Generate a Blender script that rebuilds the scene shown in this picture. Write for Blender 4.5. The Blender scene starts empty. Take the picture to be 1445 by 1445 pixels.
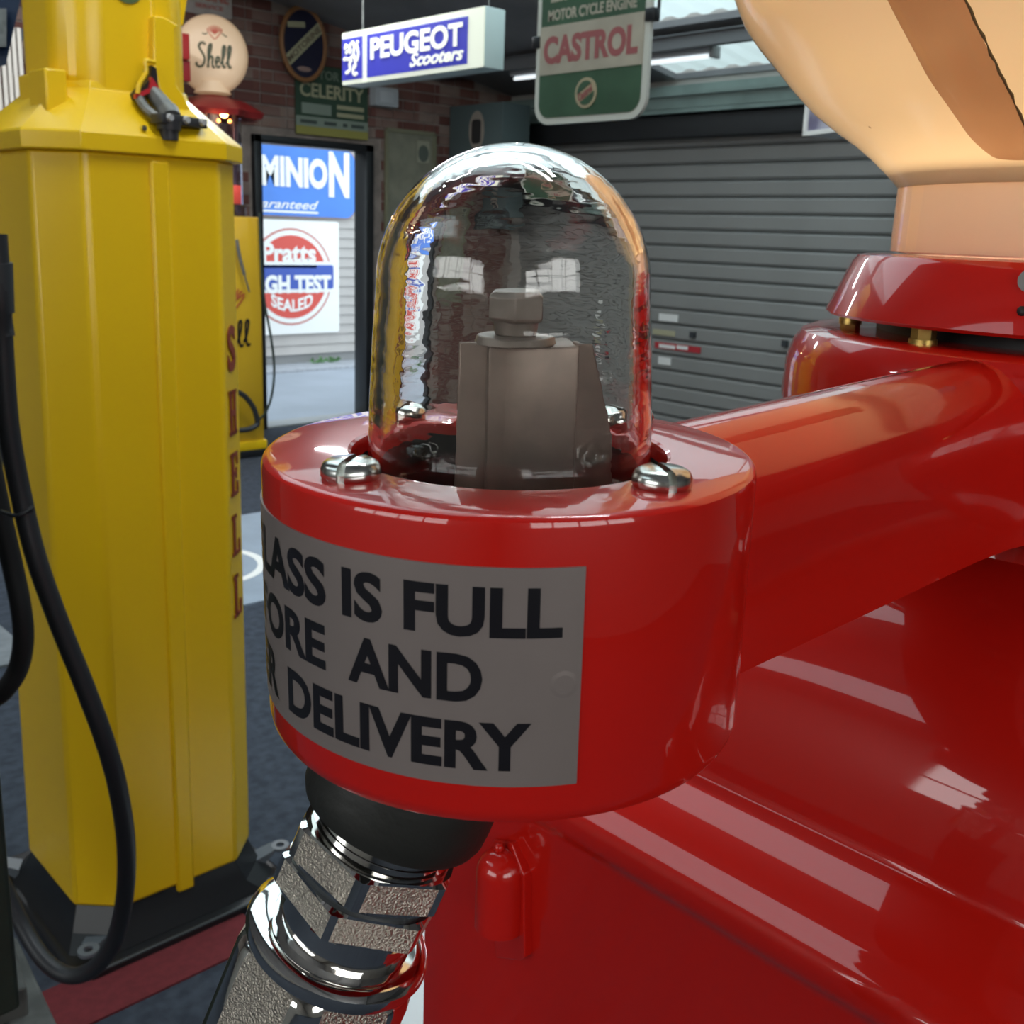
import bpy, bmesh, math, random
from mathutils import Vector, Matrix
from mathutils.bvhtree import BVHTree
random.seed(7)
S = bpy.context.scene
COL = S.collection
PI = math.pi

# ------------------------------------------------------------------ camera, world, exposure
F, CX, CY, CAMZ = 1490.0, 722.5, 680.0, 1.55
PITCH, ROLL, YAW = math.atan(353 / 1490.0), 0.034, math.radians(46.7)
sA, cA, cp, sp = math.sin(YAW), math.cos(YAW), math.cos(PITCH), math.sin(PITCH)
def room(x, y, z): return Vector((x * sA + y * cA, -x * cA + y * sA, z))
FW = room(0, cp, -sp); _X = room(1, 0, 0); _U = room(0, sp, cp)
RT = _X * math.cos(ROLL) + _U * math.sin(ROLL)
UP = -_X * math.sin(ROLL) + _U * math.cos(ROLL)
CAM = Vector((0, 0, CAMZ))
cam_data = bpy.data.cameras.new('camera')
cam = bpy.data.objects.new('camera', cam_data); COL.objects.link(cam)
cam.matrix_world = Matrix(((RT.x, UP.x, -FW.x, 0), (RT.y, UP.y, -FW.y, 0), (RT.z, UP.z, -FW.z, CAMZ), (0, 0, 0, 1)))
cam_data.sensor_fit = 'HORIZONTAL'; cam_data.sensor_width = 36
cam_data.lens = F / 1445 * 36
cam_data.shift_y = -(722.5 - CY) / 1445
cam_data.clip_start = 0.01; cam_data.clip_end = 100
cam_data.dof.use_dof = True; cam_data.dof.focus_distance = 0.33; cam_data.dof.aperture_fstop = 40
S.camera = cam

world = bpy.data.worlds.new('world'); S.world = world; world.use_nodes = True
wn = world.node_tree.nodes; wl = world.node_tree.links
bg = wn['Background']; bg.inputs['Color'].default_value = (0.80, 0.93, 1.0, 1); bg.inputs['Strength'].default_value = 2.6

S.view_settings.view_transform = 'Standard'; S.view_settings.look = 'None'
S.view_settings.gamma = 1; S.view_settings.use_curve_mapping = False
S.view_settings.exposure = 0.1

# added fill lights set in the unseen walls behind and left of the viewer
def fill_light(loc, target, sx, sy, power, col=(1.0, .97, .92)):
    li = bpy.data.lights.new('window_daylight', 'AREA'); li.shape = 'RECTANGLE'; li.size = sx; li.size_y = sy; li.energy = power; li.color = col
    o = bpy.data.objects.new('window_daylight', li); COL.objects.link(o); o.location = loc
    o.rotation_euler = (Vector(target) - Vector(loc)).to_track_quat('-Z', 'Y').to_euler()
fill_light((-0.9, -4.62, 2.6), (-0.9, 0, 2.0), 4.2, 1.6, 68, (1.0, .94, .86))
fill_light((-5.12, 0.2, 2.6), (0, 0.2, 2.0), 4.2, 1.6, 62, (1.0, .94, .86))

# points of the real surfaces: a sight line of the camera cut with a plane of the room
def ray(px, py): return FW + RT * ((px - CX) / F) - UP * ((py - CY) / F)
def WD(px, py, d): return CAM + ray(px, py) * d
def WX(px, py, v): r = ray(px, py); return CAM + r * (v / r.x)
def WY(px, py, v): r = ray(px, py); return CAM + r * (v / r.y)
def WZ(px, py, v): r = ray(px, py); return CAM + r * ((v - CAMZ) / r.z)

# room sizes
XR, YB, XL, YF = 6.62, 7.2, -5.0, -4.5
def roof_z(x): return 2.70 + 0.17 * (XR - x)

# ------------------------------------------------------------------ materials
MATS = {}
def new_mat(name):
    m = bpy.data.materials.new(name); m.use_nodes = True
    return m, m.node_tree.nodes, m.node_tree.links, m.node_tree.nodes['Principled BSDF']
def mat(name, col, rough=0.5, metal=0.0, coat=0.0, noise=0.0, nscale=20.0, bump=0.0, bscale=60.0, spec=0.5, emit=None, es=0.0, col2=None, trans=0.0, ior=1.45, sheen=0.0, detail=4.0, coatr=0.03):
    if name in MATS: return MATS[name]
    m, n, l, p = new_mat(name)
    p.inputs['Base Color'].default_value = (*col, 1)
    p.inputs['Roughness'].default_value = rough
    p.inputs['Metallic'].default_value = metal
    p.inputs['Coat Weight'].default_value = coat
    p.inputs['Coat Roughness'].default_value = coatr
    p.inputs['Specular IOR Level'].default_value = spec
    p.inputs['IOR'].default_value = ior
    p.inputs['Transmission Weight'].default_value = trans
    p.inputs['Sheen Weight'].default_value = sheen
    if emit: p.inputs['Emission Color'].default_value = (*emit, 1); p.inputs['Emission Strength'].default_value = es
    tc = n.new('ShaderNodeTexCoord')
    if noise > 0 or col2:
        t = n.new('ShaderNodeTexNoise'); t.inputs['Scale'].default_value = nscale; t.inputs['Detail'].default_value = detail
        l.new(tc.outputs['Object'], t.inputs['Vector'])
        r = n.new('ShaderNodeValToRGB'); r.color_ramp.elements[0].position = 0.35; r.color_ramp.elements[1].position = 0.65
        c2 = col2 if col2 else tuple(c * (1 - noise) for c in col)
        r.color_ramp.elements[0].color = (*c2, 1); r.color_ramp.elements[1].color = (*col, 1)
        l.new(t.outputs['Fac'], r.inputs['Fac']); l.new(r.outputs['Color'], p.inputs['Base Color'])
    if bump > 0:
        t2 = n.new('ShaderNodeTexNoise'); t2.inputs['Scale'].default_value = bscale; t2.inputs['Detail'].default_value = 3
        l.new(tc.outputs['Object'], t2.inputs['Vector'])
        b = n.new('ShaderNodeBump'); b.inputs['Strength'].default_value = bump; b.inputs['Distance'].default_value = 0.002
        l.new(t2.outputs['Fac'], b.inputs['Height']); l.new(b.outputs['Normal'], p.inputs['Normal'])
    MATS[name] = m
    return m

RED = mat('red_enamel', (0.50, 0.008, 0.004), 0.3, coat=1.0, spec=.15, bump=0.010, bscale=25)
YEL = mat('yellow_enamel', (0.86, 0.54, 0.006), 0.33, coat=0.2, coatr=0.2, bump=0.05, bscale=18)
BLK = mat('black_paint', (0.012, 0.013, 0.015), 0.35)
RUB = mat('black_rubber', (0.022, 0.024, 0.028), 0.45, bump=0.1, bscale=90)
GASK = mat('dark_gasket', (0.014, 0.014, 0.012), 0.5, bump=0.1, bscale=300)
CHR = mat('polished_chrome', (0.80, 0.79, 0.77), 0.07, metal=1.0)
STEEL = mat('bright_screw_steel', (0.62, 0.63, 0.60), 0.22, metal=1.0)
DULL = mat('dull_grey_metal', (0.20, 0.20, 0.19), 0.45, metal=0.5, noise=0.3, nscale=40)
SPIN = mat('tinned_indicator_metal', (0.28, 0.22, 0.185), 0.45, metal=0.5, noise=0.35, nscale=60)
BRASS = mat('brass', (0.55, 0.38, 0.11), 0.35, metal=0.9)
WHT = mat('white_plastic', (0.75, 0.76, 0.74), 0.4)
DARKIN = mat('dark_cavity', (0.012, 0.009, 0.009), 0.5)
INK = mat('black_ink', (0.008, 0.007, 0.009), 0.3, coat=0.3)
GREY = mat('grey_paint', (0.35, 0.37, 0.37), 0.5)

# stippled nickel facets
def stipple():
    m, n, l, p = new_mat('stippled_nickel')
    p.inputs['Metallic'].default_value = 1; p.inputs['Base Color'].default_value = (0.74, 0.66, 0.56, 1); p.inputs['Roughness'].default_value = 0.36
    tc = n.new('ShaderNodeTexCoord'); v = n.new('ShaderNodeTexNoise'); v.inputs['Scale'].default_value = 1500; v.inputs['Detail'].default_value = 2
    b = n.new('ShaderNodeBump'); b.inputs['Strength'].default_value = 1.0; b.inputs['Distance'].default_value = 0.0022
    l.new(tc.outputs['Object'], v.inputs['Vector']); l.new(v.outputs['Fac'], b.inputs['Height']); l.new(b.outputs['Normal'], p.inputs['Normal'])
    return m
STIP = stipple()

def glass_mat(name, ior=1.46, col=(1, 1, 1), wav=0.0):
    m = bpy.data.materials.new(name); m.use_nodes = True
    n = m.node_tree.nodes; l = m.node_tree.links; n.clear()
    o = n.new('ShaderNodeOutputMaterial'); g = n.new('ShaderNodeBsdfGlass')
    g.inputs['IOR'].default_value = ior; g.inputs['Roughness'].default_value = 0.0; g.inputs['Color'].default_value = (*col, 1)
    l.new(g.outputs[0], o.inputs['Surface'])
    if wav > 0:
        tc = n.new('ShaderNodeTexCoord'); mp = n.new('ShaderNodeMapping'); mp.inputs['Scale'].default_value = (1, 1, 3.5)
        t = n.new('ShaderNodeTexNoise'); t.inputs['Scale'].default_value = 38; t.inputs['Detail'].default_value = 2.5
        b = n.new('ShaderNodeBump'); b.inputs['Strength'].default_value = wav; b.inputs['Distance'].default_value = 0.002
        l.new(tc.outputs['Object'], mp.inputs['Vector']); l.new(mp.outputs[0], t.inputs['Vector'])
        l.new(t.outputs['Fac'], b.inputs['Height']); l.new(b.outputs['Normal'], g.inputs['Normal'])
    return m
GLASS = glass_mat('moulded_clear_glass', 1.47, (1, 0.99, 0.98), 0.16)

def translucent_mat(name, col, tr=0.5, gloss=0.06, tint=None, specks=False, transp=0.0):
    m = bpy.data.materials.new(name); m.use_nodes = True
    n = m.node_tree.nodes; l = m.node_tree.links; n.clear()
    o = n.new('ShaderNodeOutputMaterial'); d = n.new('ShaderNodeBsdfDiffuse'); t = n.new('ShaderNodeBsdfTranslucent')
    a = n.new('ShaderNodeMixShader'); a.inputs[0].default_value = tr
    d.inputs['Color'].default_value = (*col, 1); t.inputs['Color'].default_value = (*(tint or col), 1)
    l.new(d.outputs[0], a.inputs[1]); l.new(t.outputs[0], a.inputs[2])
    last = a
    if specks:
        tc = n.new('ShaderNodeTexCoord'); v = n.new('ShaderNodeTexVoronoi'); v.inputs['Scale'].default_value = 95
        l.new(tc.outputs['Object'], v.inputs['Vector'])
        nz = n.new('ShaderNodeTexNoise'); nz.inputs['Scale'].default_value = 14; l.new(tc.outputs['Object'], nz.inputs['Vector'])
        r = n.new('ShaderNodeValToRGB'); r.color_ramp.elements[0].position = 0.05; r.color_ramp.elements[1].position = 0.10
        r.color_ramp.elements[0].color = (0.25, 0.16, 0.08, 1); r.color_ramp.elements[1].color = (*(tint or col), 1)
        mt = n.new('ShaderNodeMath'); mt.operation = 'MULTIPLY_ADD'
        sb = n.new('ShaderNodeMath'); sb.operation = 'SUBTRACT'; sb.inputs[0].default_value = 0.62
        l.new(nz.outputs['Fac'], sb.inputs[1])
        mx = n.new('ShaderNodeMath'); mx.operation = 'MAXIMUM'; mx.inputs[1].default_value = 0; l.new(sb.outputs[0], mx.inputs[0])
        l.new(mx.outputs[0], mt.inputs[0]); mt.inputs[1].default_value = 3.0; l.new(v.outputs['Distance'], mt.inputs[2])
        l.new(mt.outputs[0], r.inputs['Fac']); l.new(r.outputs['Color'], t.inputs['Color'])
    if transp > 0:
        tp = n.new('ShaderNodeBsdfTransparent'); c = n.new('ShaderNodeMixShader'); c.inputs[0].default_value = transp
        l.new(last.outputs[0], c.inputs[1]); l.new(tp.outputs[0], c.inputs[2]); last = c
    if gloss > 0:
        g = n.new('ShaderNodeBsdfGlossy'); g.inputs['Roughness'].default_value = 0.12; fr = n.new('ShaderNodeFresnel'); fr.inputs['IOR'].default_value = 1.4
        c = n.new('ShaderNodeMixShader'); l.new(fr.outputs[0], c.inputs[0]); l.new(last.outputs[0], c.inputs[1]); l.new(g.outputs[0], c.inputs[2]); last = c
    l.new(last.outputs[0], o.inputs['Surface'])
    return m
OPAL = translucent_mat('aged_milk_glass', (0.62, 0.52, 0.40), 0.55, tint=(0.92, 0.76, 0.52), specks=True)
def film_mat():
    m = bpy.data.materials.new('brown_stained_band'); m.use_nodes = True
    n = m.node_tree.nodes; l = m.node_tree.links; n.clear()
    o = n.new('ShaderNodeOutputMaterial'); tp = n.new('ShaderNodeBsdfTransparent'); d = n.new('ShaderNodeBsdfDiffuse'); a = n.new('ShaderNodeMixShader')
    tc = n.new('ShaderNodeTexCoord'); t = n.new('ShaderNodeTexNoise'); t.inputs['Scale'].default_value = 22; l.new(tc.outputs['Object'], t.inputs['Vector'])
    r = n.new('ShaderNodeValToRGB'); r.color_ramp.elements[0].position = .3; r.color_ramp.elements[1].position = .7
    r.color_ramp.elements[0].color = (0.50, 0.34, 0.27, 1); r.color_ramp.elements[1].color = (0.64, 0.46, 0.38, 1)
    l.new(t.outputs['Fac'], r.inputs['Fac']); l.new(r.outputs['Color'], tp.inputs['Color'])
    d.inputs['Color'].default_value = (.30, .20, .15, 1); a.inputs[0].default_value = .12
    l.new(tp.outputs[0], a.inputs[1]); l.new(d.outputs[0], a.inputs[2])
    g = n.new('ShaderNodeBsdfGlossy'); g.inputs['Roughness'].default_value = 0.15; c = n.new('ShaderNodeMixShader'); c.inputs[0].default_value = .05
    l.new(a.outputs[0], c.inputs[1]); l.new(g.outputs[0], c.inputs[2]); l.new(c.outputs[0], o.inputs['Surface'])
    return m
OPALBAND = film_mat()
SKYP = translucent_mat('translucent_roof_sheet', (0.8, 0.9, 0.88), 0.7, gloss=0, tint=(0.85, 0.97, 0.95), transp=0.30)

def emis(name, col, s):
    if name in MATS: return MATS[name]
    m, n, l, p = new_mat(name)
    p.inputs['Base Color'].default_value = (*[min(1, c) * 0.8 for c in col], 1)
    p.inputs['Emission Color'].default_value = (*col, 1); p.inputs['Emission Strength'].default_value = s
    MATS[name] = m; return m

# ------------------------------------------------------------------ mesh helpers
class MB:
    def __init__(s): s.bm = bmesh.new()
    def poly(s, pts):
        return s.bm.faces.new([s.bm.verts.new(p) for p in pts])
    def box(s, a, b, bev=0.0, M=None, mi=0):
        x0, x1 = sorted((a[0], b[0])); y0, y1 = sorted((a[1], b[1])); z0, z1 = sorted((a[2], b[2]))
        vs = [s.bm.verts.new(p) for p in [(x0,y0,z0),(x1,y0,z0),(x1,y1,z0),(x0,y1,z0),(x0,y0,z1),(x1,y0,z1),(x1,y1,z1),(x0,y1,z1)]]
        fs = [s.bm.faces.new([vs[i] for i in f]) for f in [(3,2,1,0),(4,5,6,7),(0,1,5,4),(1,2,6,5),(2,3,7,6),(3,0,4,7)]]
        if bev > 0:
            es = list({e for f in fs for e in f.edges})
            r = bmesh.ops.bevel(s.bm, geom=es, offset=bev, segments=2, affect='EDGES', profile=0.5)
            vs = list({v for f in r['faces'] for v in f.verts} | {v for v in vs if v.is_valid})
        if M is not None: bmesh.ops.transform(s.bm, matrix=M, verts=vs)
        return s
    def rings(s, rings, closed=True, cap0=True, cap1=True):
        R = [[s.bm.verts.new(p) for p in r] for r in rings]
        n = len(R[0])
        for i in range(len(R) - 1):
            for j in range(n if closed else n - 1):
                k = (j + 1) % n
                s.bm.faces.new([R[i][j], R[i][k], R[i+1][k], R[i+1][j]])
        if cap0: s.bm.faces.new(list(reversed(R[0])))
        if cap1: s.bm.faces.new(R[-1])
        return s
    def lathe(s, prof, seg=64, o=(0, 0, 0), cap0=False, cap1=False):
        o = Vector(o)
        rs = []
        for r, z in prof:
            rs.append([o + Vector((r * math.cos(2*PI*i/seg), r * math.sin(2*PI*i/seg), z)) for i in range(seg)])
        return s.rings(rs, True, cap0, cap1)
    def cyl(s, p0, p1, r0, r1=None, seg=24, cap=True):
        p0 = Vector(p0); p1 = Vector(p1); r1 = r0 if r1 is None else r1
        q = (p1 - p0).to_track_quat('Z', 'Y')
        c = [[p + q @ Vector((r * math.cos(2*PI*i/seg), r * math.sin(2*PI*i/seg), 0)) for i in range(seg)] for p, r in ((p0, r0), (p1, r1))]
        return s.rings(c, True, cap, cap)
    def tube(s, pts, r, seg=12, smooth=4, cap=True):
        pts = catmull([Vector(p) for p in pts], smooth) if smooth > 1 else [Vector(p) for p in pts]
        n = len(pts); rings = []
        t = (pts[1] - pts[0]).normalized(); up = Vector((0, 0, 1)) if abs(t.z) < 0.9 else Vector((1, 0, 0))
        nrm = (up - t * up.dot(t)).normalized()
        for i, p in enumerate(pts):
            t = ((pts[min(i+1, n-1)] - pts[max(i-1, 0)])).normalized()
            nrm = (nrm - t * nrm.dot(t)).normalized(); b = t.cross(nrm)
            rr = r(i / (n - 1)) if callable(r) else r
            rings.append([p + (nrm * math.cos(2*PI*j/seg) + b * math.sin(2*PI*j/seg)) * rr for j in range(seg)])
        return s.rings(rings, True, cap, cap)
    def prism(s, pts, d):           # planar polygon + extrusion vector
        d = Vector(d); a = [Vector(p) for p in pts]
        return s.rings([a, [p + d for p in a]])
    def sphere(s, c, r, seg=24, rg=12, sc=(1, 1, 1)):
        c = Vector(c); rs = []
        for i in range(1, rg):
            a = PI * i / rg
            rs.append([c + Vector((r*math.sin(a)*math.cos(2*PI*j/seg)*sc[0], r*math.sin(a)*math.sin(2*PI*j/seg)*sc[1], -r*math.cos(a)*sc[2])) for j in range(seg)])
        s.rings(rs); return s
    def build(s, name, m, parent=None, smooth=35, bevel=0, weld=False, M=None):
        bm = s.bm
        if M is not None: bmesh.ops.transform(bm, matrix=M, verts=bm.verts)
        if weld: bmesh.ops.remove_doubles(bm, verts=bm.verts, dist=1e-6)
        bmesh.ops.recalc_face_normals(bm, faces=bm.faces)
        th = math.radians(smooth)
        for f in bm.faces: f.smooth = smooth > 0
        for e in bm.edges:
            e.smooth = len(e.link_faces) == 2 and e.calc_face_angle(0) < th
        me = bpy.data.meshes.new(name); bm.to_mesh(me); bm.free()
        for mm in (m if isinstance(m, (list, tuple)) else [m]): me.materials.append(mm)
        o = bpy.data.objects.new(name, me); COL.objects.link(o)
        if parent is not None: o.parent = parent
        if bevel > 0:
            b = o.modifiers.new('bevel', 'BEVEL'); b.width = bevel; b.segments = 3; b.limit_method = 'ANGLE'; b.angle_limit = math.radians(30)
            b.harden_normals = False
        return o
def catmull(p, k):
    out = []
    n = len(p)
    for i in range(n - 1):
        a, b, c, d = p[max(i-1, 0)], p[i], p[i+1], p[min(i+2, n-1)]
        for j in range(k):
            t = j / k
            out.append(0.5 * ((2*b) + (c - a)*t + (2*a - 5*b + 4*c - d)*t*t + (3*b - a - 3*c + d)*t**3))
    out.append(p[-1]); return out
def tag(o, label=None, cat=None, group=None, kind=None):
    if label: o['label'] = label
    if cat: o['category'] = cat
    if group: o['group'] = group
    if kind: o['kind'] = kind
    return o
def thing(name, label, cat, loc=(0, 0, 0), group=None, M=None):
    o = bpy.data.objects.new(name, None); COL.objects.link(o)
    o.empty_display_size = 0.05
    if M is not None: o.matrix_world = M
    else: o.location = loc
    return tag(o, label, cat, group)
def struct(o): o['kind'] = 'structure'; return o
def child(o, parent):
    """parent with world coordinates kept (mesh given in world coordinates)"""
    o.parent = parent; o.matrix_parent_inverse = parent.matrix_basis.inverted(); return o
def frame(o, x, y):
    """matrix with local x, y axes and normal x cross y"""
    x = Vector(x).normalized(); y = Vector(y).normalized(); n = x.cross(y)
    return Matrix(((x.x, y.x, n.x, o[0]), (x.y, y.y, n.y, o[1]), (x.z, y.z, n.z, o[2]), (0, 0, 0, 1)))
def on_back(p, off=0.0): return frame((p[0], p[1] - off, p[2]), (1, 0, 0), (0, 0, 1))     # faces the room (-Y)
def on_right(p, off=0.0): return frame((p[0] - off, p[1], p[2]), (0, -1, 0), (0, 0, 1))   # faces -X

def text_mesh(s, w, h, bold=0.0, shear=0.0, ext=0.0, spacing=1.0):
    """bmesh of a word, scaled to w by h, lower left corner at the origin"""
    cu = bpy.data.curves.new('t', 'FONT'); cu.body = s; cu.size = 1; cu.offset = bold; cu.shear = shear
    cu.space_character = spacing; cu.resolution_u = 4
    ob = bpy.data.objects.new('t', cu); COL.objects.link(ob)
    dg = bpy.context.evaluated_depsgraph_get()
    me = bpy.data.meshes.new_from_object(ob.evaluated_get(dg), depsgraph=dg)
    bm = bmesh.new(); bm.from_mesh(me)
    bpy.data.objects.remove(ob); bpy.data.curves.remove(cu); bpy.data.meshes.remove(me)
    xs = [v.co.x for v in bm.verts]; ys = [v.co.y for v in bm.verts]
    x0, x1, y0, y1 = min(xs), max(xs), min(ys), max(ys)
    for v in bm.verts:
        v.co.x = (v.co.x - x0) / (x1 - x0) * w; v.co.y = (v.co.y - y0) / (y1 - y0) * h
    if ext > 0:
        r = bmesh.ops.extrude_face_region(bm, geom=list(bm.faces))
        for g in r['geom']:
            if isinstance(g, bmesh.types.BMVert): g.co.z += ext
    return bm
def text(name, s, w, h, m, parent, M, bold=0.0, shear=0.0, ext=0.001, label=None, spacing=1.0, skew=0.0):
    """centred on M's origin"""
    b = MB(); b.bm.free(); b.bm = text_mesh(s, w, h, bold, shear, ext, spacing)
    bmesh.ops.transform(b.bm, matrix=M @ Matrix.Translation((-w / 2, -h / 2, 0)), verts=b.bm.verts)
    o = b.build(name, m, None, 0)
    if parent is not None: child(o, parent)
    if label: o['label'] = label
    return o
def strokes(name, paths, r, m, parent, M, sc=(1, 1), ribbon=0.3, k=5, seg=6):
    """pen strokes given as 2D point lists -> flattened tubes"""
    b = MB()
    for p in paths: b.tube([(x * sc[0], y * sc[1], 0) for x, y in p], r, seg, k)
    for v in b.bm.verts: v.co.z *= ribbon
    bmesh.ops.transform(b.bm, matrix=M, verts=b.bm.verts)
    o = b.build(name, m, None, 60)
    if parent is not None: child(o, parent)
    return o
def disc2d(b, cx, cy, rx, ry, z0, z1, M, seg=40):
    b.rings([[M @ Vector((cx + rx*math.cos(2*PI*i/seg), cy + ry*math.sin(2*PI*i/seg), z)) for i in range(seg)] for z in (z0, z1)])
def rrect(w, h, r, seg=6):
    out = []
    for cx, cy, a0 in ((w/2-r, h/2-r, 0), (-w/2+r, h/2-r, 90), (-w/2+r, -h/2+r, 180), (w/2-r, -h/2+r, 270)):
        for i in range(seg + 1):
            a = math.radians(a0 + 90 * i / seg); out.append((cx + r*math.cos(a), cy + r*math.sin(a)))
    return out
def plate(b, pts, z0, z1, M):
    b.rings([[M @ Vector((x, y, z)) for x, y in pts] for z in (z0, z1)])

# script lettering: pen paths for the cursive word on the globe and on the far pump
def shell_paths():
    Sp = [(.36,.92),(.30,1.0),(.18,.98),(.12,.84),(.20,.66),(.30,.48),(.32,.28),(.24,.08),(.10,.02),(.0,.10),(.03,.20)]
    h = [[(.44,.0),(.50,.40),(.60,.86),(.58,.96),(.50,.84),(.47,.50),(.46,.02)], [(.47,.28),(.56,.46),(.64,.42),(.62,.16),(.66,.02),(.72,.06)]]
    e = [(.76,.20),(.88,.30),(.88,.44),(.80,.42),(.76,.22),(.82,.03),(.94,.10)]
    l1 = [(.94,.16),(1.06,.44),(1.14,.82),(1.10,.92),(1.04,.76),(1.02,.30),(1.06,.04),(1.14,.10)]
    l2 = [(x + .22, y) for x, y in l1]
    return [Sp] + h + [e, l1, l2]

# ================================================================== ROOM
def mat_brick():
    m, n, l, p = new_mat('old_red_brick')
    oi = n.new('ShaderNodeObjectInfo'); tc = n.new('ShaderNodeTexCoord')
    t = n.new('ShaderNodeTexNoise'); t.inputs['Scale'].default_value = 5; l.new(tc.outputs['Object'], t.inputs['Vector'])
    vo = n.new('ShaderNodeTexWhiteNoise'); vo.noise_dimensions = '3D'
    sn = n.new('ShaderNodeVectorMath'); sn.operation = 'SNAP'; sn.inputs[1].default_value = (0.215, 0.5, 0.0795)
    g = n.new('ShaderNodeNewGeometry')
    l.new(g.outputs['Position'], sn.inputs[0]); l.new(sn.outputs[0], vo.inputs['Vector'])
    r = n.new('ShaderNodeValToRGB'); e = r.color_ramp.elements
    e[0].position = 0; e[0].color = (0.10, 0.036, 0.030, 1); e[1].position = 1; e[1].color = (0.23, 0.13, 0.10, 1)
    x = r.color_ramp.elements.new(.5); x.color = (0.15, 0.060, 0.047, 1)
    x = r.color_ramp.elements.new(.85); x.color = (0.24, 0.18, 0.15, 1)
    mx = n.new('ShaderNodeMath'); mx.operation = 'MULTIPLY_ADD'; mx.inputs[1].default_value = 0.35
    l.new(t.outputs['Fac'], mx.inputs[0]); 
    ml = n.new('ShaderNodeMath'); ml.operation = 'MULTIPLY'; ml.inputs[1].default_value = 0.75; l.new(vo.outputs['Value'], ml.inputs[0])
    l.new(ml.outputs[0], mx.inputs[2]); l.new(mx.outputs[0], r.inputs['Fac'])
    l.new(r.outputs['Color'], p.inputs['Base Color']); p.inputs['Roughness'].default_value = 0.9
    return m
BRICK = mat_brick()
MORT = mat('grey_mortar', (0.30, 0.25, 0.22), 0.95, noise=0.35, nscale=9)
ROOFM = mat('dark_roof_lining', (0.24, 0.24, 0.25), 0.7, noise=0.2, nscale=3)
GRNST = mat('green_grey_steel', (0.20, 0.27, 0.25), 0.45, noise=0.2, nscale=5)
DKST = mat('dark_steel', (0.035, 0.04, 0.045), 0.5)
CARPET = mat('blue_grey_carpet', (0.050, 0.062, 0.085), 0.95, col2=(0.026, 0.034, 0.050), nscale=26, bump=0.8, bscale=400, detail=8)
PLAINW = mat('off_white_wall_paint', (0.42, 0.40, 0.37), 0.8, noise=0.15, nscale=2)

b = MB(); b.box((XL, YF, -0.05), (XR, YB, 0)); fl = struct(b.build('floor', CARPET))

# door opening in the brick wall
dTL = WY(353.7, 189, YB); dTR = WY(522.7, 205.8, YB)
DX0, DX1, DZ = dTL.x, dTR.x, dTL.z
b = MB()
zt = 5.0
b.box((XL, YB, 0), (DX0, YB + 0.2, zt)); b.box((DX1, YB, 0), (XR + 0.2, YB + 0.2, zt)); b.box((DX0, YB, DZ), (DX1, YB + 0.2, zt))
wall_b = struct(b.build('wall_back', MORT))
b = MB(); R_Y0 = 3.42; R_Y1 = 7.0; R_Z = 2.56
b.box((XR, YF, 0), (XR + 0.2, R_Y0, zt)); b.box((XR, R_Y1, 0), (XR + 0.2, YB, zt)); b.box((XR, R_Y0, R_Z), (XR + 0.2, R_Y1, zt))
wall_r = struct(b.build('wall_right', PLAINW))
# near walls, out of view, with high openings added for the fill lights
b = MB()
b.box((XL - 0.2, YF, 0), (XL, -1.9, zt)); b.box((XL - 0.2, 2.3, 0), (XL, YB, zt)); b.box((XL - 0.2, -1.9, 3.4), (XL, 2.3, zt)); b.box((XL - 0.2, -1.9, 0), (XL, 2.3, 1.8))
struct(b.build('wall_left', PLAINW))
b = MB()
b.box((XL, YF - 0.2, 0), (-3.0, YF, zt)); b.box((1.2, YF - 0.2, 0), (XR, YF, zt)); b.box((-3.0, YF - 0.2, 3.4), (1.2, YF, zt)); b.box((-3.0, YF - 0.2, 0), (1.2, YF, 1.8))
struct(b.build('wall_front', PLAINW))
b = MB()
for i in range(5): b.box((-3.0 + i * 1.05 - 0.04, YF - 0.08, 1.8), (-3.0 + i * 1.05 + 0.04, YF - 0.02, 3.4))
for z in (1.83, 2.6, 3.37): b.box((-3.0, YF - 0.08, z - 0.03), (1.2, YF - 0.02, z + 0.03))
struct(b.build('window_1', WHT))  # bars of an added, unseen window before the fill light
b = MB()
for i in range(5): b.box((XL - 0.08, -1.9 + i * 1.05 - 0.04, 1.8), (XL - 0.02, -1.9 + i * 1.05 + 0.04, 3.4))
for z in (1.83, 2.6, 3.37): b.box((XL - 0.08, -1.9, z - 0.03), (XL - 0.02, 2.3, z + 0.03))
struct(b.build('window_9', WHT))  # bars of the added window in the left wall, also unseen

# roof: sheets with skylight openings between purlins
SKY = [(4.05, 5.66, 0.9, 5.0), (5.92, 6.60, 0.9, 5.36), (2.15, 3.80, 0.9, 5.0), (0.25, 1.90, 0.9, 5.0), (-3.8, -2.2, 1.2, 4.2)]
def in_sky(x, y): return any(a < x < b_ and c < y < d for a, b_, c, d in SKY)
xs = sorted({XL, XR} | {v for s_ in SKY for v in s_[:2]}); ys = sorted({YF, YB} | {v for s_ in SKY for v in s_[2:]})
b = MB()
for i in range(len(xs) - 1):
    for j in range(len(ys) - 1):
        if in_sky((xs[i] + xs[i+1]) / 2, (ys[j] + ys[j+1]) / 2): continue
        q = [(xs[i], ys[j]), (xs[i+1], ys[j]), (xs[i+1], ys[j+1]), (xs[i], ys[j+1])]
        b.rings([[(x, y, roof_z(x)) for x, y in q], [(x, y, roof_z(x) + 0.04) for x, y in q]])
ceil_o = struct(b.build('ceiling', ROOFM))
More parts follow.
